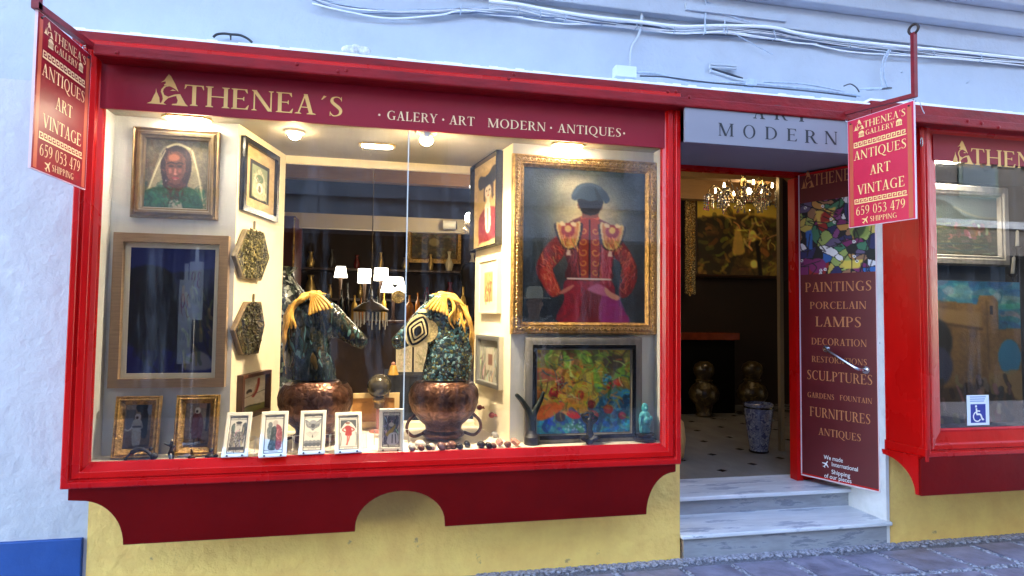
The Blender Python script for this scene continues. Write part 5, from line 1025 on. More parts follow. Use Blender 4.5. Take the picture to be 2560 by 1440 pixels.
m = MB(); m.lathe([(.048, 0), (.046, .012), (.034, .05), (.028, .075), (.018, .085)], (p.x, p.y, TZ), 18); m.build('skirt', mat('butter_yellow_glaze', S(226, 176, 84), .3, var=.1, vs=30), r, smooth=50)
m = MB(); m.sph((p.x, p.y, TZ+.097), .018); m.build('head', mat('pink_glaze', S(206, 150, 130), .35), r, smooth=60)
for x0, y0, x1, y1, sd, lb in ((990, 862, 1030, 930, 91, 'cream card with a torn looking silhouette propped on the dark table'), (1035, 855, 1085, 932, 92, 'second cream card propped on the dark table, half behind the horse')):
    pc = Pic(40, 50, (216, 200, 160), sd); pc.grain(.15); pc.dabs(30, (.1, .1, .9, .9), [(180, 160, 110), (150, 126, 84), (120, 96, 60)], .2, .03, al=.5)
    Q = Plane((0, Y+.12, 0), (1, 0, 0), (0, .15, 1)); picture('propped_card', lb, Q, ((x0, y0), (x1, y0), (x1, y1), (x0, y1)), [(0, .01), (.012, .01), (.012, .004)], mat('cream_card', S(230, 214, 170), .6), pc, .01, group='cream cards on the dark shop table', pm=PRINT)
p = at(1012, 936, Y+.2); 
# warm shop lights
GLOWS = emit('warm_shade_glow', (1, .9, .72), .8)
def shade_lamp(label, x, y, w, h, Y, trap=.75, nm='lit_table_lamp'):
    P = pr_(Y); a0, b0 = P.hit(x-w/2, y+h/2); a1, b1 = P.hit(x+w/2, y-h/2); cx = (a0+a1)/2; R = (a1-a0)/2
    r = root(nm, label, 'lamp', (cx, Y, FZ), 'lit lamps glowing inside the shop')
    m = MB(); m.lathe([(R, b0), (R*trap, b1)], (cx, Y, 0), 20); m.build('lamp_shade', GLOWS, r, smooth=30)
    m = MB(); m.lathe([(.02, b0), (.015, b0-.25), (.05, b0-.35), (.03, b0-.5), (.03, FZ+.03), (.14, FZ+.02), (.15, FZ)], (cx, Y, 0), 14); m.build('lamp_base', DARKW, r, smooth=40)
    l = bpy.data.lights.new('shade_light', 'POINT'); l.energy = .18; l.color = (1, .8, .5); l.shadow_soft_size = .1
    o = bpy.data.objects.new('shade_light', l); COL.objects.link(o); o.parent = r; o.location = (0, 0, b0-.05-FZ)
for i, (x, y, w_, h) in enumerate(((852, 680, 34, 26), (912, 690, 36, 34), (953, 686, 36, 30), (984, 712, 66, 36))):
    shade_lamp(('small glowing lampshade deep in the shop, leftmost of four', 'square glowing lampshade left of the hanging ladles', 'square glowing lampshade above the wide heart shade', 'wide glowing lampshade with a dark heart cut out')[i], x, y, w_, h, 3.6 if i < 3 else 2.8, (.7, .95, .95, .7)[i])
P = pr_(2.8); h0 = P.hit(987, 716); R = .12
HE = [(.016*math.sin(t)**3*1.6, (.013*math.cos(t)-.005*math.cos(2*t)-.002*math.cos(3*t)-.001*math.cos(4*t))*1.8) for t in [i*.2618 for i in range(24)]]
m = MB(); m.extr(P, [(h0[0]+x, h0[1]+y) for x, y in HE], .10, .16); q_ = [o for o in bpy.data.objects if o.get('label', '').startswith('wide glowing')][0]; m.build('heart_cutout', BLACKM, q_)
# wall lamp at the right edge of the opening
p = at(1172, 545, 2.6); r = root('wall_sconce', 'glass wall sconce with a bright bulb at the right edge of the opening', 'lamp', (p.x, 2.6, p.z-.15))
m = MB(); m.sph(p, .045, (.9, .9, 1.3), 14, 10); m.build('bulb', emit('sconce_glow', (1, .9, .68), 9), r, smooth=60)
m = MB(); m.lathe([(.01, -.1), (.05, -.06), (.055, -.045), (.02, -.04)], p, 14); m.tube([p+Vector((0, 0, -.08)), p+Vector((.05, .05, -.2)), p+Vector((.1, .1, -.1))], .01, 8)
for i in range(8): m.sph(p+Vector((.05*math.cos(i*.8), .05*math.sin(i*.8), -.1-.02*(i % 3))), .012, (1, 1, 1.8), 6, 5)
m.build('glass_arms', mat('glinting_crystal', (.5, .42, .3), .1, .7), r, smooth=50)
l = bpy.data.lights.new('sconce_light', 'POINT'); l.energy = .8; l.color = (1, .8, .5); l.shadow_soft_size = .05; o = bpy.data.objects.new('sconce_light', l); COL.objects.link(o); o.parent = r; o.location = (0, -.12, .15)
# counter with bottles and ladles
Y = 2.6; P = pr_(Y); c0, cz0 = P.hit(850, 800); c1, _ = P.hit(1180, 800)
r = root('shop_counter', 'dark wooden counter deep inside the shop', 'counter', ((c0+c1)/2, 2.8, FZ)); m = MB(); m.box(c0-.4, Y, FZ, c1+.3, Y+.5, cz0-.03); m.build('cabinet', DARKW, r)
m = MB(); m.box(c0-.43, Y-.03, cz0-.03, c1+.33, Y+.53, cz0); m.build('top', mat('polished_walnut', S(84, 52, 28), .25, var=.3, vs=8), r, bevel=.005)
DG = [mat('dark_green_bottle', S(24, 30, 20), .08), mat('amber_bottle', S(140, 84, 24), .1), mat('black_bottle', S(14, 13, 12), .1), mat('straw_gold_ware', S(190, 150, 60), .3, .3)]
BL = (('dark green bottle', 0), ('amber bottle', 1), ('black bottle', 2), ('squat gilt bottle', 3))
BTL = ((865, 706, 9, 2), (924, 690, 11, 2), (880, 735, 14, 3), (900, 742, 12, 1), (940, 738, 14, 0), (958, 728, 12, 3), (1024, 738, 18, 1), (1046, 730, 12, 1), (1070, 728, 14, 0), (1094, 736, 13, 2), (1118, 728, 12, 0), (1140, 738, 14, 2), (1160, 716, 14, 3), (848, 722, 10, 0))
for i, (x, top, w_, mi) in enumerate(BTL):
    b = P.hit(x, 800); t = P.hit(x, top); R = w_*(Y+3.69)/FPX*.55; H = t[1]-cz0
    m = MB(); m.lathe([(R*.9, 0), (R, .01), (R, H*.55), (R*.8, H*.66), (R*.3, H*.75), (R*.28, H*.97), (R*.36, H)], (b[0], Y+.1+.12*(i % 3), cz0), 14)
    thing1(m, 'glass_bottle', DG[mi], BL[mi][0]+', '+ORD[sorted(q[0] for q in BTL).index(x)]+' from the left on the dark shop counter', 'bottle', 'bottles on the shop counter')
m = MB(); p = at(996, 742, 2.3); m.lathe([(.062, -.01), (.065, 0), (.06, .012)], (0, 0, 0), 24); m.v = [tuple(Vector((v[0], v[2], v[1]))+p) for v in m.v]; thing1(m, 'brass_plate', mat('glowing_brass', (.75, .5, .14), .25, .8, var=.3, vs=20), 'round brass plate shining in the dark shop above the globe lamp', 'plate')
# fringed chandelier drops
Y = 2.2; P = pr_(Y); a0, b0 = P.hit(868, 768); a1, b1 = P.hit(985, 800); r = root('fringed_lamp', 'low crystal fringed lamp hanging in the dark shop between the horse heads', 'lamp', ((a0+a1)/2, Y, b1-.2))
m = MB(); m.lathe([(.16, 0), (.17, .02), (.10, .07), (.03, .1), (.006, .13), (.004, 3.75-b0)], ((a0+a1)/2, Y, b0-.04), 20); m.build('brass_crown', mat('aged_brass', (.10, .07, .03), .4, .8), r, smooth=40)
m = MB()
for i in range(26): t = i*.2417; x = (a0+a1)/2+.155*math.cos(t); y = Y+.155*math.sin(t); l_ = rnd.uniform(.07, .16); m.tube([(x, y, b0-.045), (x, y, b0-.05-l_)], [.004, .006], 6)
m.build('crystal_fringe', mat('crystal_drops', (.8, .76, .66), .08, .5), r)
# dim picture, arch mirror, patterned jar, red cabinet, spotlight on the beam
pc = Pic(90, 60, (70, 58, 30), 95); pc.grain(.4, 5); pc.dabs(120, (0, 0, 1, 1), [(110, 92, 46), (50, 40, 24), (30, 26, 18), (130, 116, 70)], .12, .05, al=.5); pc.ell(.5, .35, .12, .16, (140, 124, 76), 0, 3)
picture('dim_landscape', 'dim brown landscape painting hanging at the back of the shop', pr_(5.15), ((1018, 570), (1152, 575), (1152, 660), (1018, 656)), [(0, .03), (.05, .05), (.07, .02)], GOLDF, pc, .04)
P = pr_(2.75); A = P.hit(1150, 815); Bq = P.hit(1186, 655); w2 = (Bq[0]-A[0])
arch = [(A[0], A[1]), (Bq[0]+.1, A[1]), (Bq[0]+.1, Bq[1]-.1)]+[((A[0]+Bq[0]+.1)/2+(Bq[0]+.1-A[0])/2*math.cos(t), Bq[1]-.1+.1*math.sin(t)) for t in [math.pi*i/12 for i in range(13)]]
m = MB(); m.extr(P, arch, -.03, 0); r = m.build('arched_mirror', BLACKP, None, 0, 0, 'arched mirror in a black frame at the right edge of the opening', 'mirror')
m = MB(); cx = sum(a for a, b in arch)/len(arch); cy = sum(b for a, b in arch)/len(arch); m.flat(P, [(cx+(a-cx)*.82, cy+(b-cy)*.9) for a, b in arch], .003); m.build('mirror_glass', mat('silvered_mirror', (.7, .72, .72), .03, 1), r)
Y = 1.5; p = at(716, 860, Y); m = MB(); zt = at(716, 668, Y).z; m.lathe([(.10, FZ), (.12, FZ+.03), (.10, FZ+.1), (.16, .7), (.2, zt-.32), (.19, zt-.2), (.11, zt-.1), (.10, zt-.04), (.13, zt)], (p.x-.06, Y, 0), 26)
thing1(m, 'tall_patterned_vase', cellmat('blue_white_pattern', [S(30, 34, 40), S(150, 156, 150), S(60, 70, 64), S(24, 26, 30), S(96, 104, 84)], 30, .2, .1, warp=.1), 'tall dark patterned vase just inside the left edge of the opening', 'vase')
P = pr_(3.0); a0, b0 = P.hit(700, 700); a1, b1 = P.hit(740, 540); m = MB(); m.box(a0-.3, 3.0, FZ, a1, 3.5, b1); r = m.build('tall_cabinet', mat('oxblood_cabinet', S(62, 20, 16), .4, var=.2, vs=5), None, 0, .01, 'tall oxblood red cabinet behind the left edge of the opening', 'cabinet')
m = MB(); m.box(a1-.02, 2.99, FZ+.1, a1-.005, 2.995, b1-.02); m.build('gilt_edge', GOLDF, r)
p = at(1122, 563, 3.15); m = MB(); m.tube([p+Vector((-.06, 0, 0)), p+Vector((.08, -.03, 0))], .05, 14); r = m.build('track_spotlight', mat('white_enamel', S(214, 204, 180), .35), None, 40, 0, 'white cylindrical spotlight fixed to the pale beam inside the shop', 'spotlight')
m = MB(); m.tube([p+Vector((.081, -.03, 0)), p+Vector((.09, -.032, 0))], .044, 14); m.build('lens', METAL, r)
m = MB(); a = at(730, 470, 3.2); b = at(1300, 480, 3.2); m.box(-3.1, 3.22, at(1080, 580, 3.2).z, 1.6, 3.3, at(1080, 545, 3.2).z); thing1(m, 'pale_beam', mat('pale_painted_beam', S(180, 160, 120), .7), 'pale painted beam crossing the dark shop behind the window opening', 'beam')
for lb, x, y, z, e_ in (('a', 1.0, 3.8, 3.3, 1.3), ('b', 4.6, 3.4, 3.35, 1.1), ('c', -.4, 2.0, 3.3, .5)):
    l = bpy.data.lights.new('shop_lamp_light', 'POINT'); l.energy = e_; l.color = (1, .74, .42); l.shadow_soft_size = .12
    r = root('ceiling_bulb', {'a': 'warm bulb under the shop ceiling deep behind the window opening', 'b': 'warm bulb under the shop ceiling behind the doorway chandelier', 'c': 'warm bulb under the shop ceiling near the window opening'}[lb], 'lamp', (x, y, z)); m = MB(); m.sph((x, y, z), .05); m.build('bulb', GLOWS, r, smooth=60)
    m = MB(); m.tube([(x, y, z+.05), (x, y, 3.75)], .012, 8); m.build('cord', BLACKM, r); o = bpy.data.objects.new('shop_lamp_light', l); COL.objects.link(o); o.parent = r; o.location = (0, 0, -.09)

# ---- through the doorway
CY = 2.3; c = at(1858, 482, CY); r = root('crystal_chandelier', 'crystal chandelier with curled brass arms hanging inside the doorway', 'chandelier', (c.x, CY, c.z-.25))
BR = mat('chandelier_brass', (.45, .31, .11), .25, .95); CRY = mat('cut_crystal', (.80, .72, .55), .06, .75)
m = MB(); m.lathe([(.01, -.12), (.03, -.1), (.05, -.02), (.025, .05), (.045, .12), (.02, .16), (.03, .2), (.012, .22), (.012, 3.75-c.z)], c, 14); m.build('stem', BR, r, smooth=40)
m = MB()
for i in range(12):
    a = i*.5236; R = .36 if i % 2 else .26; d = Vector((math.cos(a), math.sin(a), 0))
    m.tube(catmull([c+d*.02+Vector((0, 0, -.02)), c+d*R*.4+Vector((0, 0, -.06)), c+d*R*.8+Vector((0, 0, .10)), c+d*R+Vector((0, 0, .05)), c+d*R*1.02+Vector((0, 0, -.01))], 5), .006, 6)
m.build('arms', BR, r, smooth=50)
m = MB()
for i in range(12):
    a = i*.5236; R = .36 if i % 2 else .26; e = c+Vector((math.cos(a)*R, math.sin(a)*R, .0)); m.lathe([(.006, -.02), (.035, -.004), (.038, .004), (.012, .0)], e, 10)
    for j in range(9):
        q = e+Vector((rnd.gauss(0, .03), rnd.gauss(0, .03), -.02)); l_ = rnd.choice((.03, .05, .09, .12))
        for k in range(int(l_/.028)+1): m.sph(q+Vector((0, 0, -.028*k)), .0085, (1, 1, 1.25), 5, 4)
        m.sph(q+Vector((0, 0, -l_-.02)), .014, (.8, .8, 1.7), 5, 4)
    m.build('crystal_string', CRY, r); m = MB()
for i in range(40):
    a = rnd.random()*6.28; R = rnd.uniform(.06, .33); q = c+Vector((math.cos(a)*R, math.sin(a)*R, rnd.uniform(-.16, .04))); m.sph(q, .013, (.8, .8, 1.6), 5, 4)
m.build('crystal_cluster', CRY, r)
for i in range(6):
    a = i*1.047+.3; R = .30; m = MB(); e = c+Vector((math.cos(a)*R, math.sin(a)*R, .03)); m.tube([e, e+Vector((0, 0, .05))], [.010, .005], 8); m.build('candle_bulb', emit('chandelier_bulb', (1, .85, .55), 4) if i == 0 else bpy.data.materials['chandelier_bulb'], r)
l = bpy.data.lights.new('chandelier_light', 'POINT'); l.energy = .22; l.color = (1, .78, .45); l.shadow_soft_size = .1; o = bpy.data.objects.new('chandelier_light', l); COL.objects.link(o); o.parent = r; o.location = (0, 0, .42)
pc = Pic(130, 120, (52, 44, 22), 97); pc.grain(.3, 5); pc.poly([(0, 0), (1, 0), (1, .30), (.5, .26), (0, .34)], (140, 122, 56), 5, al=.9); pc.poly([(0, .34), (.4, .30), (.5, .7), (.4, 1), (0, 1)], (24, 22, 12), 6, al=.9)
pc.dabs(160, (0, .3, 1, 1), [(36, 30, 16), (70, 60, 28), (26, 22, 12), (96, 82, 40)], .10, .04, al=.5); pc.poly([(.46, .48), (.5, .40), (.54, .5), (.58, .72), (.44, .74)], (120, 104, 60), 2, 1, .8); pc.ell(.68, .52, .05, .07, (150, 136, 84), 0, 2); pc.ell(.70, .86, .05, .05, (150, 134, 84), 0, 2); pc.line([(.74, .6), (.78, 1)], .05, (14, 12, 8), 2); pc.dabs(30, (.4, .3, .95, .6), [(140, 126, 74), (110, 96, 50)], .10, .02, al=.6)
pc.a = np.clip(pc.a*1.9*np.array([1.08, 1, .8]), 0, 255)
picture('old_landscape_painting', 'large old dark landscape painting with figures on the back wall inside the doorway', pr_(5.1), ((1735, 462), (1951, 486), (1948, 700), (1735, 690)), [(0, .03), (.02, .05), (.05, .02)], DARKW, pc, .04)
P = pr_(4.9); a0, b0 = P.hit(1714, 735); a1, b1 = P.hit(1738, 480); m = MB(); m.obox(P, a0, a1, b0, b1, -.03, .0)
for i in range(70): m.sph(P.p((a0+a1)/2+rnd.uniform(-.5, .5)*(a1-a0)*.7, b0+(b1-b0)*i/70, 0), .026, (1, 1, 1.5), 6, 5)
thing1(m, 'gilt_mirror_frame', mat('glinting_gilt', (.7, .5, .2), .25, .9, var=.4, vs=60), 'edge of a carved gilt mirror frame left of the dark landscape painting', 'frame')
P = pr_(4.4); a0, b0 = P.hit(1700, 850); a1, b1 = P.hit(1850, 836)
r = root('console_table', 'reddish brown console table in the dark back of the doorway', 'table', ((a0+a1)/2, 4.6, FZ)); m = MB(); m.box(a0-.8, 4.4, b0, a1, 4.9, b1+.02); m.build('tabletop', mat('mahogany', S(120, 50, 24), .22, var=.25, vs=6), r, bevel=.01)
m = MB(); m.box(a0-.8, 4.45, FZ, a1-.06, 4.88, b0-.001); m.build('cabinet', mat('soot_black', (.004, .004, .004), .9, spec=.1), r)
URN = cellmat('glazed_earthenware', [S(84, 72, 42), S(48, 38, 22), S(104, 90, 56), S(40, 30, 20), S(66, 56, 32)], 16, .28, .15, warp=.3, edge=S(60, 46, 26))
for x, yb, lb in ((1760, 1030, 'glazed lidded urn, left of the two on the floor inside the doorway'), (1881, 1018, 'glazed lidded urn half hidden behind the umbrella stand')):
    b = atZ(x, yb, FZ); Y = min(b.y, 4.25); p = at(x, yb, Y); s_ = (Y+3.69)/FPX; m = MB()
    H = s_*140
    m.lathe([(.11, 0), (.12, .02), (.10, .05), (.12, .16), (.20, .25), (.215, .33), (.18, .42), (.12, .47), (.11, .5), (.125, .51), (.10, .53), (.11, .56), (.145, .62), (.15, .68), (.12, .74), (.05, .78)], (p.x, Y, FZ), 28); thing1(m, 'lidded_urn', URN, lb, 'urn', 'pair of glazed lidded urns')
b = atZ(1897, 1130, FZ); m = MB(); s_ = (b.y+3.69)/FPX; R = 38*s_
m.lathe([(R*.62, 0), (R*.66, .015), (R*.62, .03), (R*.66, .06), (R*.82, .22), (R*.95, .36), (R, .44), (R*.98, .475), (R*1.02, .485), (R*1.02, .51), (R*.94, .515), (R*.9, .46)], (b.x, b.y, FZ), 32)
r = root('umbrella_stand', 'tall blue and white ceramic umbrella stand on the marble floor inside the door', 'umbrella stand', (b.x, b.y, FZ)); m.build('body', cellmat('blue_white_ceramic', [S(118, 120, 130), S(96, 98, 116), S(132, 134, 142), S(66, 68, 92), S(108, 110, 124), S(124, 126, 136)], 24, .15, .1, warp=.5, edge=S(80, 82, 110)), r, smooth=50)
m = MB(); m.lathe([(R*.99, .462), (R*1.035, .466), (R*1.035, .478), (R*.99, .482)], (b.x, b.y, FZ), 32); m.lathe([(R*.64, .0), (R*.68, .004), (R*.68, .02), (R*.62, .024)], (b.x, b.y, FZ), 32); m.build('dark_band', BLACKP, r, smooth=40)
p = at(1712, 985, 1.9); m = MB(); m.lathe([(.10, FZ), (.13, FZ+.02), (.15, FZ+.2), (.13, FZ+.36), (.06, FZ+.44)], (p.x-.13, 1.95, 0), 20); thing1(m, 'ochre_jar', mat('ochre_jar_glaze', S(196, 150, 90), .4), 'ochre jar showing behind the left side of the doorway', 'jar')
m = MB(); P = pr_(2.05); q = [P.hit(1957, 445), P.hit(1984, 470), P.hit(1985, 690), P.hit(1957, 705)]
m.extr(P, [q[0], q[3], q[2], q[1]], -.04, 0); r = m.build('dark_wall_cabinet', mat('dark_red_cabinet', S(50, 24, 22), .5), None, 0, 0, 'dark red angled wall cabinet just inside the right of the doorway', 'cabinet')
m = MB(); g = P.hit(1977, 520); m.obox(P, g[0]-.008, g[0]+.008, g[1]-.05, g[1]+.05, .001, .004); m.build('white_tag', WH, r)
m = MB(); b0 = P.hit(1950, 440); m.box(b0[0]-.012, 2.05, FZ, b0[0]+.03, 2.1, 3.4); thing1(m, 'wooden_post', mat('pale_post', S(120, 100, 70), .6), 'slim wooden post inside the doorway beside the dark landscape painting', 'post')

# ================================================================ right window contents
r = root('display_niche', 'dark display niche inside the right window', 'display niche', (5.5, .5, .87))
m = MB(); m.box(3.95, .075, .86, 7.5, .85, .882); m.build('display_floor', mat('navy_cloth', S(24, 28, 52), .9), r)
m = MB(); m.box(3.95, .85, .86, 7.5, .88, 3.1); m.build('back_panel', mat('dark_backing', S(30, 26, 24), .8), r)
m = MB(); m.box(3.95, .075, 2.95, 7.5, .87, 2.97); m.build('ceiling', mat('grey_ceiling', S(120, 124, 130), .7), r)
m = MB(); m.box(3.962, .075, .882, 3.975, .85, 2.95); m.build('side_wall', mat('slate_side', S(74, 90, 104), .7), r)
p = atZ(2410, 436, 2.94); lamp('recessed_lamp', 'bright lamp strip behind the top of the right window', 4.25, .22, 2.945, .34, .12, 1.3, 6)
def bent(x0, y0, x1, y1, Y): return ((x0, y0), (x1, y0), (x1, y1), (x0, y1))
pc = Pic(90, 110, (66, 84, 88), 101); pc.grain(.25, 5); pc.poly([(0, 0), (1, 0), (1, .36), (0, .3)], (96, 112, 118), 6); pc.poly([(0, .10), (.3, .12), (.62, .40), (1, .36), (1, .55), (0, .55)], (52, 66, 64), 3, 1); pc.line([(.4, .2), (.7, .34), (1, .36)], .04, (128, 132, 116), 3, .7); pc.poly([(0, .46), (1, .44), (1, 1), (0, 1)], (50, 56, 40), 4); pc.dabs(90, (0, .45, 1, 1), [(70, 70, 46), (40, 48, 38), (96, 92, 66), (60, 76, 66)], .14, .04, 0, al=.6)
pc.dabs(26, (.3, .46, .95, .66), [(120, 76, 60), (150, 140, 126), (100, 66, 56), (70, 56, 50)], .08, .05, 1.5, al=.8); pc.line([(.0, .84), (.5, .80), (.85, .84), (.5, .92), (0, .9)], .03, (30, 56, 50), 1)
picture('landscape_painting', 'landscape painting of a hillside village in a grey carved frame in the right window', FRy(.30), ((2290, 462), (2512, 468), (2508, 668), (2290, 660)), [(0, .03), (.012, .05), (.05, .05), (.06, .04), (.075, .042), (.085, .02)], GREYF, pc, .05)
pc = Pic(100, 130, (60, 140, 170), 102); pc.dabs(60, (0, 0, 1, .3), [(40, 120, 156), (90, 160, 180), (150, 170, 170), (30, 100, 140)], .2, .06, 0, al=.6)
SD = (150, 112, 60); pc.poly([(0, .13), (.58, .16), (.60, .10), (.74, .10), (.78, .14), (.78, .33), (1, .32), (1, 1), (0, 1)], SD, 1); pc.grain(.2, 8); pc.poly([(0, .18), (.62, .22), (.62, .32), (0, .26)], (176, 138, 80), 2); pc.line([(0, .27), (.62, .33)], .02, (84, 58, 28), 1, .8, 0); pc.line([(.67, .14), (.68, .6)], .014, (100, 74, 40), 1, .7); pc.poly([(.70, .17), (.73, .17), (.73, .23), (.70, .23)], (40, 28, 16), 0)
pc.ell(.88, .52, .11, .12, (52, 140, 176), 0, 1); pc.poly([(.72, .66), (.98, .62), (1, .84), (.76, .86)], (176, 140, 84), 2, 1, tex=.3); pc.ell(.18, .42, .16, .16, (46, 46, 44), 0, 3); pc.ell(.2, .58, .14, .13, (70, 74, 96), 0, 3)
pc.poly([(0, .74), (.7, .70), (1, .84), (1, 1), (0, 1)], (92, 68, 40), 3); pc.dabs(50, (0, .64, .9, .96), [(60, 40, 26), (150, 126, 96), (110, 44, 36), (40, 32, 26), (170, 150, 120)], .08, .04, 1.4, al=.7)
picture('castle_painting', 'unframed canvas of a sandy castle wall under a blue sky in the right window', FRy(.26), ((2280, 700), (2546, 704), (2544, 1068), (2280, 1072)), [(0, .03), (.002, .032), (.004, .03)], mat('canvas_edge', S(30, 40, 50), .7), pc, .12, cname='canvas')
m = MB(); P = FRy(.4); a0, b0 = P.hit(2280, 705); a1, b1 = P.hit(2512, 650); m.obox(P, a0, a1, FLZ+.05, b1, -.02, 0); thing1(m, 'slate_board', mat('slate_blue_board', S(58, 78, 96), .7), 'slate blue board standing behind the castle canvas', 'board')
r = root('candelabrum', 'dark candelabrum with white candles at the right edge of the photo', 'candelabrum', (at(2536, 1060, .5).x, .5, .882))
for x, y0, y1, dx in ((2543, 575, 618, 0), (2531, 640, 684, 4)):
    a = at(x, y1, .5); b = at(x+dx, y0, .5); m = MB(); m.tube([a, a.lerp(b, .9), b], [.013, .012, .003], 10); m.build('candle', mat('ivory_wax', S(226, 222, 206), .5), r, smooth=50)
m = MB(); a = at(2543, 619, .5); b = at(2531, 686, .5); m.lathe([(.03, 0), (.035, .01), (.012, -.02), (.012, .882-a.z)], a, 12); m.lathe([(.012, -.03), (.03, -.01), (.035, 0)], b, 12); m.tube(catmull([b+Vector((0, 0, -.03)), b+Vector((.03, 0, -.1)), a+Vector((0, 0, -.3))], 5), .01, 8); m.lathe([(.1, 0), (.1, .02), (.03, .05)], (a.x, .5, .882), 16); m.build('stem_and_arms', mat('dark_iron', S(34, 30, 28), .4, .6), r, smooth=40)
# wheelchair sticker on the glass
P = FRy(.058); tl = P.hit(2416, 988); br = P.hit(2473, 1062); w_, h = br[0]-tl[0], tl[1]-br[1]
r = root('access_sticker', 'white and blue wheelchair symbol sticker on the right window glass', 'sticker', P.p(tl[0]+w_/2, br[1])); m = MB(); m.obox(P, tl[0], br[0], br[1], tl[1], .001, .002); m.build('white_sheet', mat('white_sticker', S(225, 230, 236), .4), r)
m = MB(); x0, x1, y0, y1 = tl[0]+.16*w_, tl[0]+.84*w_, br[1]+.08*h, br[1]+.70*h; m.flat(P, _rect(x0, y0, x1, y1), .0024); m.build('blue_square', mat('access_blue', S(24, 44, 140), .4), r)
m = MB(); W2, H2 = x1-x0, y1-y0; f = lambda a, b: (x0+a*W2, y0+b*H2)
m.flat(P, [f(.36+.07*math.cos(t*.6283), .88+.07*math.sin(t*.6283)) for t in range(10)], .003)
m.flat(P, _brush([(*f(.38, .78), .10*W2), (*f(.40, .46), .10*W2)]), .003); m.flat(P, _brush([(*f(.39, .64), .07*W2), (*f(.62, .62), .07*W2)]), .0032)
m.flat(P, _brush([(*f(.38, .45), .10*W2), (*f(.64, .44), .10*W2), (*f(.76, .18), .10*W2), (*f(.86, .20), .09*W2)], 3), .0034)
m.flat(P, _brush([(*f(.33+.0, .58), .07*W2)]+[(*f(.42+.25*math.cos(t), .33+.25*math.sin(t)), .07*W2) for t in (2.4, 2.9, 3.5, 4.1, 4.7, 5.2, 5.7)], 4), .0036); m.build('wheelchair_symbol', WH, r)
m = MB()
for i in range(3): m.flat(P, _rect(tl[0]+.14*w_, tl[1]-.08*h-.07*h*i, br[0]-.14*w_-.04*w_*i, tl[1]-.045*h-.07*h*i), .0026)
m.build('fine_print', mat('pale_blue_print', S(140, 160, 196), .5), r)
# ================================================================ hanging signs on their brackets
BRK = mat('bracket_red_paint', (.20, .006, .012), .4, var=.2, vs=12)
def hanging_sign(label, blabel, P, L, zt0, zt1, zb0, zb1, ringtop, outer_first, face):
    """P.u runs left to right as seen from the street; zt/zb = top and bottom heights at a=0 and a=L"""
    r = root('hanging_sign', label, 'sign', P.p(L/2, min(zb0, zb1)), 'crimson hanging signs of the gallery')
    A = (zt0-zt1)/L if False else 0
    H = ((zt0+zt1)-(zb0+zb1))/2; zb = (zb0+zb1)/2; zt = zb+H
    m = MB(); m.obox(P, 0, L, zb, zt, -.006, .006); m.build('panel', mat('pinkish_white_edge', S(226, 190, 196), .5), r)
    m = MB(); m.obox(P, .003, L-.004, zb+.004, zt-.003, .0061, .0068); m.obox(P, .003, L-.004, zb+.004, zt-.003, -.0068, -.0061); m.build('sign_face', face, r)
    m = MB(); m.obox(P, .03*L, .085*L, zb+.01, zt-.03, .0069, .0074); m.build('border_strip', ORANGE, r); m = MB(); m.obox(P, .905*L, .965*L, zb+.01, zt-.03, .0069, .0074); m.build('border_strip', ORANGE, r)
    X = lambda f: f*L; V = lambda f: zt-f*H; c = .0078
    m = MB(); put_logo(m, P, X(.10), V(.112), .095*H, .95, c); put_text(m, P, "THENEA'S", X(.265), X(.885), V(.108), .062*H, .04, c)
    put_text(m, P, 'GALLERY', X(.29), X(.72), V(.178), .047*H, .05, c); put_temple(m, P, X(.18), V(.182), .09*L, c); put_temple(m, P, X(.745), V(.178), .09*L, c)
    put_key(m, P, X(.10), X(.89), V(.272), .050*H, 11, c); put_text(m, P, 'ANTIQUES', X(.10), X(.89), V(.385), .082*H, .04, c)
    put_text(m, P, 'ART', X(.35), X(.66), V(.548), .085*H, .04, c); put_text(m, P, 'VINTAGE', X(.15), X(.86), V(.708), .088*H, .04, c)
    put_key(m, P, X(.10), X(.89), V(.792), .046*H, 11, c); put_text(m, P, '659 053 479', X(.12), X(.86), V(.896), .082*H, .05, c)
    put_text(m, P, 'SHIPPING', X(.34), X(.74), V(.966), .044*H, .05, c); put_plane(m, P, X(.27), V(.945), .11*L, 40, c)
    m.build('lettering', CREAML if face is CRIM_SHADE else GOLDL2, r)
    m = MB()
    for a in (.055*L, .93*L): m.lathe([(.004, 0), (.007, .004), (.007, .008)], P.p(a, zt-.03, .008), 8)
    m.build('rivet', BLACKM, r)
    return zt
GOLDL2 = mat('bright_cream_gold', S(246, 206, 130), .5)
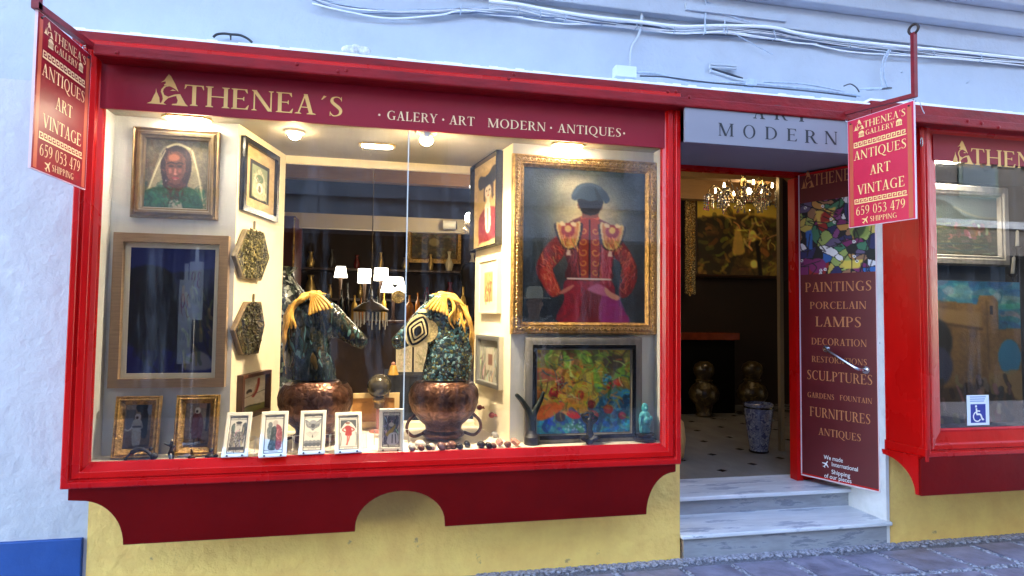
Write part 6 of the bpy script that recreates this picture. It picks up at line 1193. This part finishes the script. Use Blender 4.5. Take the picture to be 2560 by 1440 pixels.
def bracket(label, pts, ring, hooks, rad_=.013):
    r = root('sign_bracket', label, 'bracket', pts[0], 'sign brackets on the cornice')
    m = MB()
    for a, b in zip(pts[:-1], pts[1:]):
        a, b = Vector(a), Vector(b); t = (b-a).normalized(); s = t.cross(Vector((0, 0, 1)) if abs(t.z) < .9 else Vector((0, 1, 0))).normalized(); u = s.cross(t)
        q = [p+s*i*rad_+u*j*rad_ for p in (a-t*rad_*.9, b+t*rad_*.9) for i, j in ((-1, -1), (1, -1), (1, 1), (-1, 1))]
        m.add(q, [(3, 2, 1, 0), (4, 5, 6, 7), (0, 1, 5, 4), (1, 2, 6, 5), (2, 3, 7, 6), (3, 0, 4, 7)])
    m.build('arm', BRK, r)
    if ring:
        c, d = Vector(ring[0]), Vector(ring[1]).normalized(); m = MB(); m.tube([c+(d*math.cos(t)+Vector((0, 0, 1))*math.sin(t))*.030 for t in [i*math.pi/10 for i in range(20)]], .0085, 8, True); m.build('ring', mat('rusty_iron', S(60, 48, 44), .6, .5), r, smooth=60)
    for h, l in hooks:
        m = MB(); h = Vector(h); m.tube([h+Vector((.008*math.sin(t), .008*math.cos(t), -.012-l/2+l/2*math.cos(t))) for t in [i*math.pi/8 for i in range(16)]], .0028, 6, True); m.build('snap_hook', METAL, r, smooth=60)
XL = -1.655; PLS = Plane((XL, -.545, 0), (0, 1, 0))
hanging_sign('crimson double sided sign hanging at the left end of the cornice, in shade', '', PLS, .512, 3.062, 3.115, 2.334, 2.345, 0, 0, CRIM_SHADE)
bracket('red square bar bracket holding the left hanging sign', [(XL, -.03, 3.145), (XL, -.545, 3.105), (XL, -.56, 3.75)], None, [((XL, -.10, 3.13), .02), ((XL, -.50, 3.10), .02)], .016)
R0 = Vector((3.108, -.10, 0)); R1 = Vector((3.20, -.552, 0)); PRS = Plane(R0, R1-R0); LR = (R1-R0).length
hanging_sign('brightly lit crimson double sided sign hanging over the doorway from an upturned bracket', '', PRS, LR, 3.09, 3.03, 2.318, 2.305, 0, 0, CRIM_LIT)
q0 = R0+Vector((0, .02, 3.128)); q1 = R1+Vector((0, 0, 3.092)); q2 = at(2294, 88, R1.y); q2 = Vector((q1.x+.002, q1.y, q2.z))
bracket('red upturned bracket with a rusty ring, over the doorway sign', [q0, q1, q2], (q2+Vector((0, 0, .036)), PRS.u), [(q0+Vector((0, 0, -.01)), .045), (q1+Vector((-.0, 0, -.01)), .02)])
p = at(2304, 355, -.01); m = MB(); m.tube([p+Vector((.010*math.sin(t), 0, .032*math.cos(t))) for t in [i*math.pi/8 for i in range(16)]], .003, 6, True); thing1(m, 'snap_hook', METAL, 'small steel snap hook hanging on the red side of the right window', 'hook')

# ================================================================ cables and fittings over the cornice
cb = root('cable_bundle', 'bundle of whitewashed cables sagging along the wall above the cornice', 'cables', at(1700, 66, .32), None)
WIRED2 = mat('slate_cable', S(110, 122, 146), .5)
up_ = [(1222, 2), (1292, 10), (1362, 23), (1468, 40), (1591, 54), (1700, 66), (1809, 64), (1927, 68), (2000, 84), (2121, 102), (2287, 119), (2395, 129), (2560, 146), (2640, 152)]
lo_ = [(780, -6), (870, 18), (976, 30), (1099, 26), (1152, 21), (1240, 28), (1348, 37), (1415, 45), (1503, 56), (1609, 60), (1700, 74), (1809, 76), (1927, 92), (2000, 98), (2121, 112), (2287, 126), (2395, 134), (2560, 152), (2640, 160)]
def cable(pts, r, Y, mt=None, parent=None, jit=0):
    q = [at(x, y+(rnd.uniform(-jit, jit)), Y+rnd.uniform(-.01, .01)) for x, y in pts]
    m = MB(); m.tube(catmull(q, 7), r, 7); return m.build('cable', mt or WIRE, parent or cb, smooth=60)
cable(up_, .0125, .30, MATS['bright_limewash'])
for i in range(4): cable([(x, y+6+3*i) for x, y in up_], rnd.choice((.003, .004, .006)), .325, rnd.choice((WIRE, WIRED2, MATS['bright_limewash'])), jit=5)
for i in range(6): cable([(x, y+3*i-4) for x, y in lo_], rnd.choice((.003, .004, .006)), .335, WIRED2 if i in (2, 4) else MATS['bright_limewash'] if i % 2 else None, jit=6)
cable([(x, y+7) for x, y in lo_[8:]], .005, .34, WIRED, jit=4)
for x, y in ((1152, 20), (1296, 22), (1350, 32), (1412, 40), (1590, 58), (1684, 68), (1760, 72), (1815, 72), (1935, 85), (2121, 106), (2330, 126), (2450, 140)):
    a = at(x, y-9, .30); b = at(x-1, y+14, .33); m = MB(); m.tube([a+Vector((0, .03, 0)), a, b+Vector((0, -.03, 0)), b+Vector((0, .02, 0))], .004, 6); m.build('cable_clip', WIRE, cb, smooth=60)
dc = root('drop_cable', 'white cable dropping to the junction box on the cornice', 'cable', at(1577, 168, .33)); cable([(1605, -8), (1604, 50), (1596, 90), (1582, 114), (1577, 140), (1577, 170)], .011, .33, WHITEW, dc)
def onc(x, y, Y=.25): return at(x, y, Y)
a = at(1540, 190, .16); b = at(1592, 166, .16); m = MB(); m.box(a.x, .16, a.z-.0, b.x, .24, b.z); r = m.build('junction_box', mat('grey_white_plastic', S(206, 214, 222), .5), None, 0, .006, 'square white junction box sitting on the cornice', 'junction box')
sc_ = root('loose_cables', 'loose cables lying along the top of the cornice left of the coil', 'cables', onc(1800, 205))
cable([(1592, 182), (1640, 184), (1680, 194), (1740, 204), (1800, 206), (1870, 208), (1960, 216), (2060, 226), (2150, 240)], .010, .25, None, sc_)
cable([(1600, 190), (1660, 192), (1720, 200), (1780, 207), (1850, 213), (1960, 222), (2060, 232), (2140, 242)], .006, .22, WIRED, sc_)
cable([(1775, 178), (1800, 186), (1830, 196), (1862, 203)], .014, .24, WHITEW, sc_); cable([(1780, 172), (1820, 184), (1856, 196)], .008, .26, WIRED, sc_)
cable([(1910, 205), (1990, 208), (2060, 218), (2120, 232)], .007, .26, None, sc_)
a = at(1880, 212, .2); m = MB(); m.box(a.x-.03, .2, a.z, a.x+.04, .26, a.z+.045); m.build('cable_connector', WIRE, sc_, bevel=.004)
for y in (161, 168):
    a = at(1775, y, .33); b = at(1840, y+4, .33); m = MB(); m.tube([a, b], .011, 8); thing1(m, 'conduit_stub', WHITEW, 'short white conduit stub on the wall above the doorway, '+('upper' if y < 165 else 'lower')+' of two', 'conduit', 'two conduit stubs')
co = root('cable_coil', 'coil of grey cable resting on the cornice beside the hanging sign', 'cable coil', onc(2190, 228))
for j in range(5):
    c = at(2190+rnd.uniform(-12, 12), 224+rnd.uniform(-5, 5), .2); rx = rnd.uniform(.085, .12); m = MB()
    m.tube([c+Vector((rx*math.cos(t), .05*math.sin(t), .022*math.sin(t+.6))) for t in [i*.3142 for i in range(20)]], .0075, 7, True); m.build('coil_loop', WIRED if j % 2 else WIRE, co, smooth=60)
cable([(2222, 124), (2208, 150), (2202, 185), (2206, 214)], .006, .3, None, co); cable([(2226, 126), (2214, 150), (2210, 190), (2222, 226)], .006, .3, None, co); cable([(2110, 215), (2126, 210), (2140, 218), (2148, 230)], .005, .25, WIRED, co)
sw = root('stray_cables', 'thin stray cables hanging from the wall batten above the doorway', 'cables', at(1790, 40, .34))
cable([(1764, -8), (1764, 30), (1762, 66), (1763, 80)], .006, .3, None, sw); cable([(1766, 4), (1790, 16), (1815, 36), (1870, 54), (1930, 68)], .007, .3, None, sw); cable([(1815, 38), (1812, 56), (1810, 78)], .006, .31, None, sw); cable([(1824, 80), (1850, 92), (1890, 114), (1932, 136)], .004, .33, None, sw)
m = MB(); q = [at(x, y, .33) for x, y in ((533, 93), (542, 86), (560, 84), (578, 86), (600, 88), (618, 96), (630, 106))]; m.tube(catmull(q, 5), .008, 7); m.tube([at(576, 84, .33), at(577, 100, .335)], [.009, .004], 6); thing1(m, 'black_wire', BLACKM, 'short bent black wire on the white wall above the left window', 'wire')
m = MB()
for i in range(9): c = at(865+6*i, 124+rnd.uniform(-5, 5), .2); m.sph(c, rnd.uniform(.02, .034), (1.2, 1, .9), 8, 6)
m.build('crumpled_cloth', mat('dirty_white_cloth', S(206, 204, 200), .9, var=.25, vs=30), None, 50, 0, 'crumpled whitish lump lying on the cornice above the left window', 'cloth')
m = MB(); q = [at(x, y, -.05) for x, y in ((2298, 250), (2302, 262), (2306, 274), (2311, 284))]; m.tube(q, .011, 6, flat=.3); thing1(m, 'white_tape', WHITEW, 'white strip of tape hanging over the red cornice beside the doorway sign', 'tape')
# shelf of ornaments far back in the shop
r = root('wall_shelf', 'dark wall shelf of dim ornaments at the back of the shop behind the horse heads', 'shelf', (0, 5.1, 1.9))
for z in (1.86, 2.28):
    m = MB(); m.box(-1.6, 4.95, z, 2.2, 5.19, z+.03); m.build('board', DARKW, r)
OM = [mat('dull_gold_ornament', (.4, .27, .09), .3, .7), mat('ivory_ornament', S(196, 184, 150), .4), mat('dark_ornament', S(40, 34, 30), .3), mat('ruby_ornament', S(96, 24, 22), .25)]
ON = ('dull gold', 'ivory', 'dark', 'ruby red')
k = 0
for z in (1.891, 2.311):
    for i in range(11):
        x = -1.45+.33*i+rnd.uniform(-.05, .05); h = rnd.uniform(.14, .32); R = rnd.uniform(.04, .085); mi = rnd.choice((0, 0, 1, 2, 3, 0)); m = MB()
        m.lathe([(R*.6, 0), (R*.7, .01), (R*rnd.uniform(.8, 1.1), h*.35), (R*rnd.uniform(.3, .7), h*.7), (R*.35, h*.85), (R*.55, h)], (x, 5.07, z), 14)
        m.build('vase', OM[mi], None, 50, 0, ON[mi]+' vase, '+ORD[i]+' from the left on the '+('lower' if z < 2 else 'upper')+' back shelf', 'vase', 'ornaments on the back shelf')
for x, y, w_ in ((2420, 205, 14), (2180, 62, 12), (2320, 88, 9), (2255, 180, 7)):
    m = MB(); c = at(x, y, W_); m.sph(c, .02, (w_/10, .5, .5), 8, 6, Matrix.Rotation(-.5, 3, 'Y')); thing1(m, 'plaster_lump', WHITEW, 'small painted over plug on the white wall, '+{2420: 'right of the sign bracket', 2180: 'left of the bracket ring', 2320: 'just right of the bracket ring', 2255: 'left of the bracket arm'}[x], 'wall plug', None, 60)

# ================================================================ the other side of the street (seen mirrored in the glass)
OY = -6.4
DARKSH = mat('dark_shop_interior', (.004, .004, .005), .8, spec=.1); OPW = mat('opposite_plaster', S(140, 146, 156), .85, var=.06, vs=2)
for x0, x1, h, lb in ((-9, -1.2, 7.4, 'pale three storey house across the street, mirrored left in the window'), (-1.19, 5.2, 6.6, 'pale house with a dark shopfront across the street, mirrored in the window'), (5.21, 24, 7.8, 'tall darkened house across the street beyond the doorway')):
    r = root('opposite_house', lb, 'house', ((x0+x1)/2, OY, GZ), 'houses across the street')
    m = MB(); m.box(x0, OY-4, 3.05, x1, OY, h); m.box(x0, OY-4, GZ, x1, OY-.6, 3.05)
    m.build('wall', OPW if x0 < 5 else mat('reflection_dimmed_plaster', S(64, 60, 58), .85), r)  # last house's wall darkened to dim its reflection in the right window
    m = MB(); m.box(x0, OY-.59, GZ, x1, OY-.55, 3.05); m.build('shopfront', DARKSH, r)
    m = MB(); m.box(x0, OY, 3.6, x1, OY+.08, 3.75); m.build('string_course', OPW, r)
    m = MB(); m.box(x0-.0, OY-4, h, x1, OY+.3, h+.15); m.build('roof', mat('terracotta_tiles', S(150, 92, 66), .8, var=.2), r)
    n = int((x1-x0)/2.4)
    for i in range(n):
        xx = x0+(i+.5)*(x1-x0)/n; m = MB(); m.box(xx-.5, OY, 4.2, xx+.5, OY+.03, 5.9); f = m.build('window', mat('green_shutter', S(40, 62, 60), .5), r); m = MB(); m.box(xx-.4, OY+.03, 4.3, xx+.4, OY+.035, 5.8); m.build('pane', mat('far_window_glass', (.03, .04, .05), .08), f)
def mirrored(x, y, d):                          # where a thing stands whose reflection in the pane shows at this pixel
    q = at(x, y, .06+d); return Vector((q.x, .06-d, q.z))
for x, y0, y1, lb in ((462, 700, 910, 'white hanging price banner across the street, nearer of the two'), (490, 655, 800, 'white hanging price banner across the street, farther of the two')):
    d = 4.2 if x < 480 else 4.9; a = mirrored(x-20, y1, d); b = mirrored(x+20, y0, d)
    r = root('price_banner', lb, 'price banner', ((a.x+b.x)/2, a.y, a.z), 'price banners of the shop across the street')
    m = MB(); m.box(a.x, a.y-.01, a.z, b.x, a.y+.01, b.z); m.box((a.x+b.x)/2-.02, a.y-.008, b.z, (a.x+b.x)/2+.02, a.y+.008, b.z+.2); m.build('panel', WH, r)
    Q = Plane((b.x, a.y+.011, 0), (-1, 0, 0)); wd = b.x-a.x; m = MB(); put_text(m, Q, '39', wd*.12, wd*.88, a.z+(b.z-a.z)*.55, (b.z-a.z)*.28); m.build('price', mat('price_red', S(190, 30, 30), .5), r)
    m = MB(); put_text(m, Q, 'TODO', wd*.08, wd*.92, a.z+(b.z-a.z)*.28, (b.z-a.z)*.12); m.build('word', BLACKM, r)
    m = MB(); m.lathe([(.02, GZ), (.015, a.z)], ((a.x+b.x)/2, a.y, 0), 8); m.lathe([(.16, GZ), (.14, GZ+.03), (.02, GZ+.05)], ((a.x+b.x)/2, a.y, 0), 14); m.build('stand_pole', METAL, r)
# passer-by whose reflection shows in the bullfighter painting
o = mirrored(1335, 716, 3.5); Hh = o.z-GZ; K = Hh/1.78; o.z = GZ
def J3(x, y, z, r): return (o.x+x*K, o.y+y*K, GZ+z*K, r*K)
r = root('person', 'person in a checked shirt, dark trousers and pale brimmed hat standing in the street', 'person', o)
J = {'p': J3(0, 0, .95, .125), 'w': J3(0, .0, 1.08, .12), 'c': J3(0, .0, 1.30, .135), 'n': J3(0, .01, 1.47, .055), 'h': J3(0, .03, 1.60, .085), 'ch': J3(0, .06, 1.54, .055), 'sl': J3(-.17, 0, 1.40, .065), 'sr': J3(.17, 0, 1.40, .065), 'el': J3(-.25, .02, 1.14, .045), 'er': J3(.25, .02, 1.14, .045), 'wl': J3(-.26, .10, .92, .030), 'wr': J3(.26, .10, .92, .030), 'hl': J3(-.25, .12, .84, .034), 'hr': J3(.25, .12, .84, .034), 'll': J3(-.09, 0, .88, .095), 'lr': J3(.09, 0, .88, .095), 'kl': J3(-.11, .03, .50, .065), 'kr': J3(.11, .03, .50, .065), 'al': J3(-.12, 0, .09, .042), 'ar': J3(.12, 0, .09, .042), 'tl': J3(-.13, .15, .045, .038), 'tr': J3(.13, .15, .045, .038)}
E_ = [('p', 'w'), ('w', 'c'), ('c', 'n'), ('n', 'h'), ('h', 'ch'), ('c', 'sl'), ('c', 'sr'), ('sl', 'el'), ('sr', 'er'), ('el', 'wl'), ('er', 'wr'), ('wl', 'hl'), ('wr', 'hr'), ('p', 'll'), ('p', 'lr'), ('ll', 'kl'), ('lr', 'kr'), ('kl', 'al'), ('kr', 'ar'), ('al', 'tl'), ('ar', 'tr')]
m = MB(); skin(m, J, E_); m.sph(J3(0, .115, 1.585, 0)[:3], .016*K, (1, 1.2, 1.5), 8, 6)
for s_ in (-1, 1):
    m.sph(J3(s_*.086, .03, 1.59, 0)[:3], .02*K, (.5, 1, 1.4), 8, 6)
    for k in range(4): m.tube([J3(s_*.25+(k-1.5)*.016, .125, .82, 0)[:3], J3(s_*.25+(k-1.5)*.018, .14, .775, 0)[:3], J3(s_*.25+(k-1.5)*.016, .15, .75+.008*abs(k-1.5), 0)[:3]], .009*K, 6)
    m.tube([J3(s_*.225, .135, .84, 0)[:3], J3(s_*.205, .16, .80, 0)[:3]], .010*K, 6)
b_ = m.build('body', mat('skin', S(170, 120, 94), .5), r); fuse(b_, .009, 2)
m = MB(); J2 = {k: (*v[:3], v[3]+.014*K) for k, v in J.items()}
skin(m, {k: J2[k] for k in ('w', 'c', 'sl', 'sr', 'el', 'er', 'p')}, [('p', 'w'), ('w', 'c'), ('c', 'sl'), ('c', 'sr'), ('sl', 'el'), ('sr', 'er')])
PLAID = cellmat('black_white_check', [S(224, 224, 224), S(24, 24, 26), S(190, 190, 190), S(40, 40, 44)], 26, .8, 0, rnd_=.0, edge=S(24, 24, 26)); sh = m.build('checked_shirt', PLAID, r); fuse(sh, .012, 3)
m = MB(); skin(m, {k: J2[k] for k in ('p', 'll', 'lr', 'kl', 'kr', 'al', 'ar')}, [('p', 'll'), ('p', 'lr'), ('ll', 'kl'), ('lr', 'kr'), ('kl', 'al'), ('kr', 'ar')]); tr_ = m.build('trousers', mat('dark_trousers', S(34, 36, 44), .8), r); fuse(tr_, .012, 3)
m = MB(); h = J3(0, .03, 1.66, 0); m.lathe([(.17*K, -.012), (.165*K, .0), (.092*K, .008), (.088*K, .07*K), (.07*K, .115*K), (.02*K, .12*K)], h[:3], 24); m.build('brimmed_hat', mat('straw_hat', S(214, 198, 164), .8), r, smooth=50)
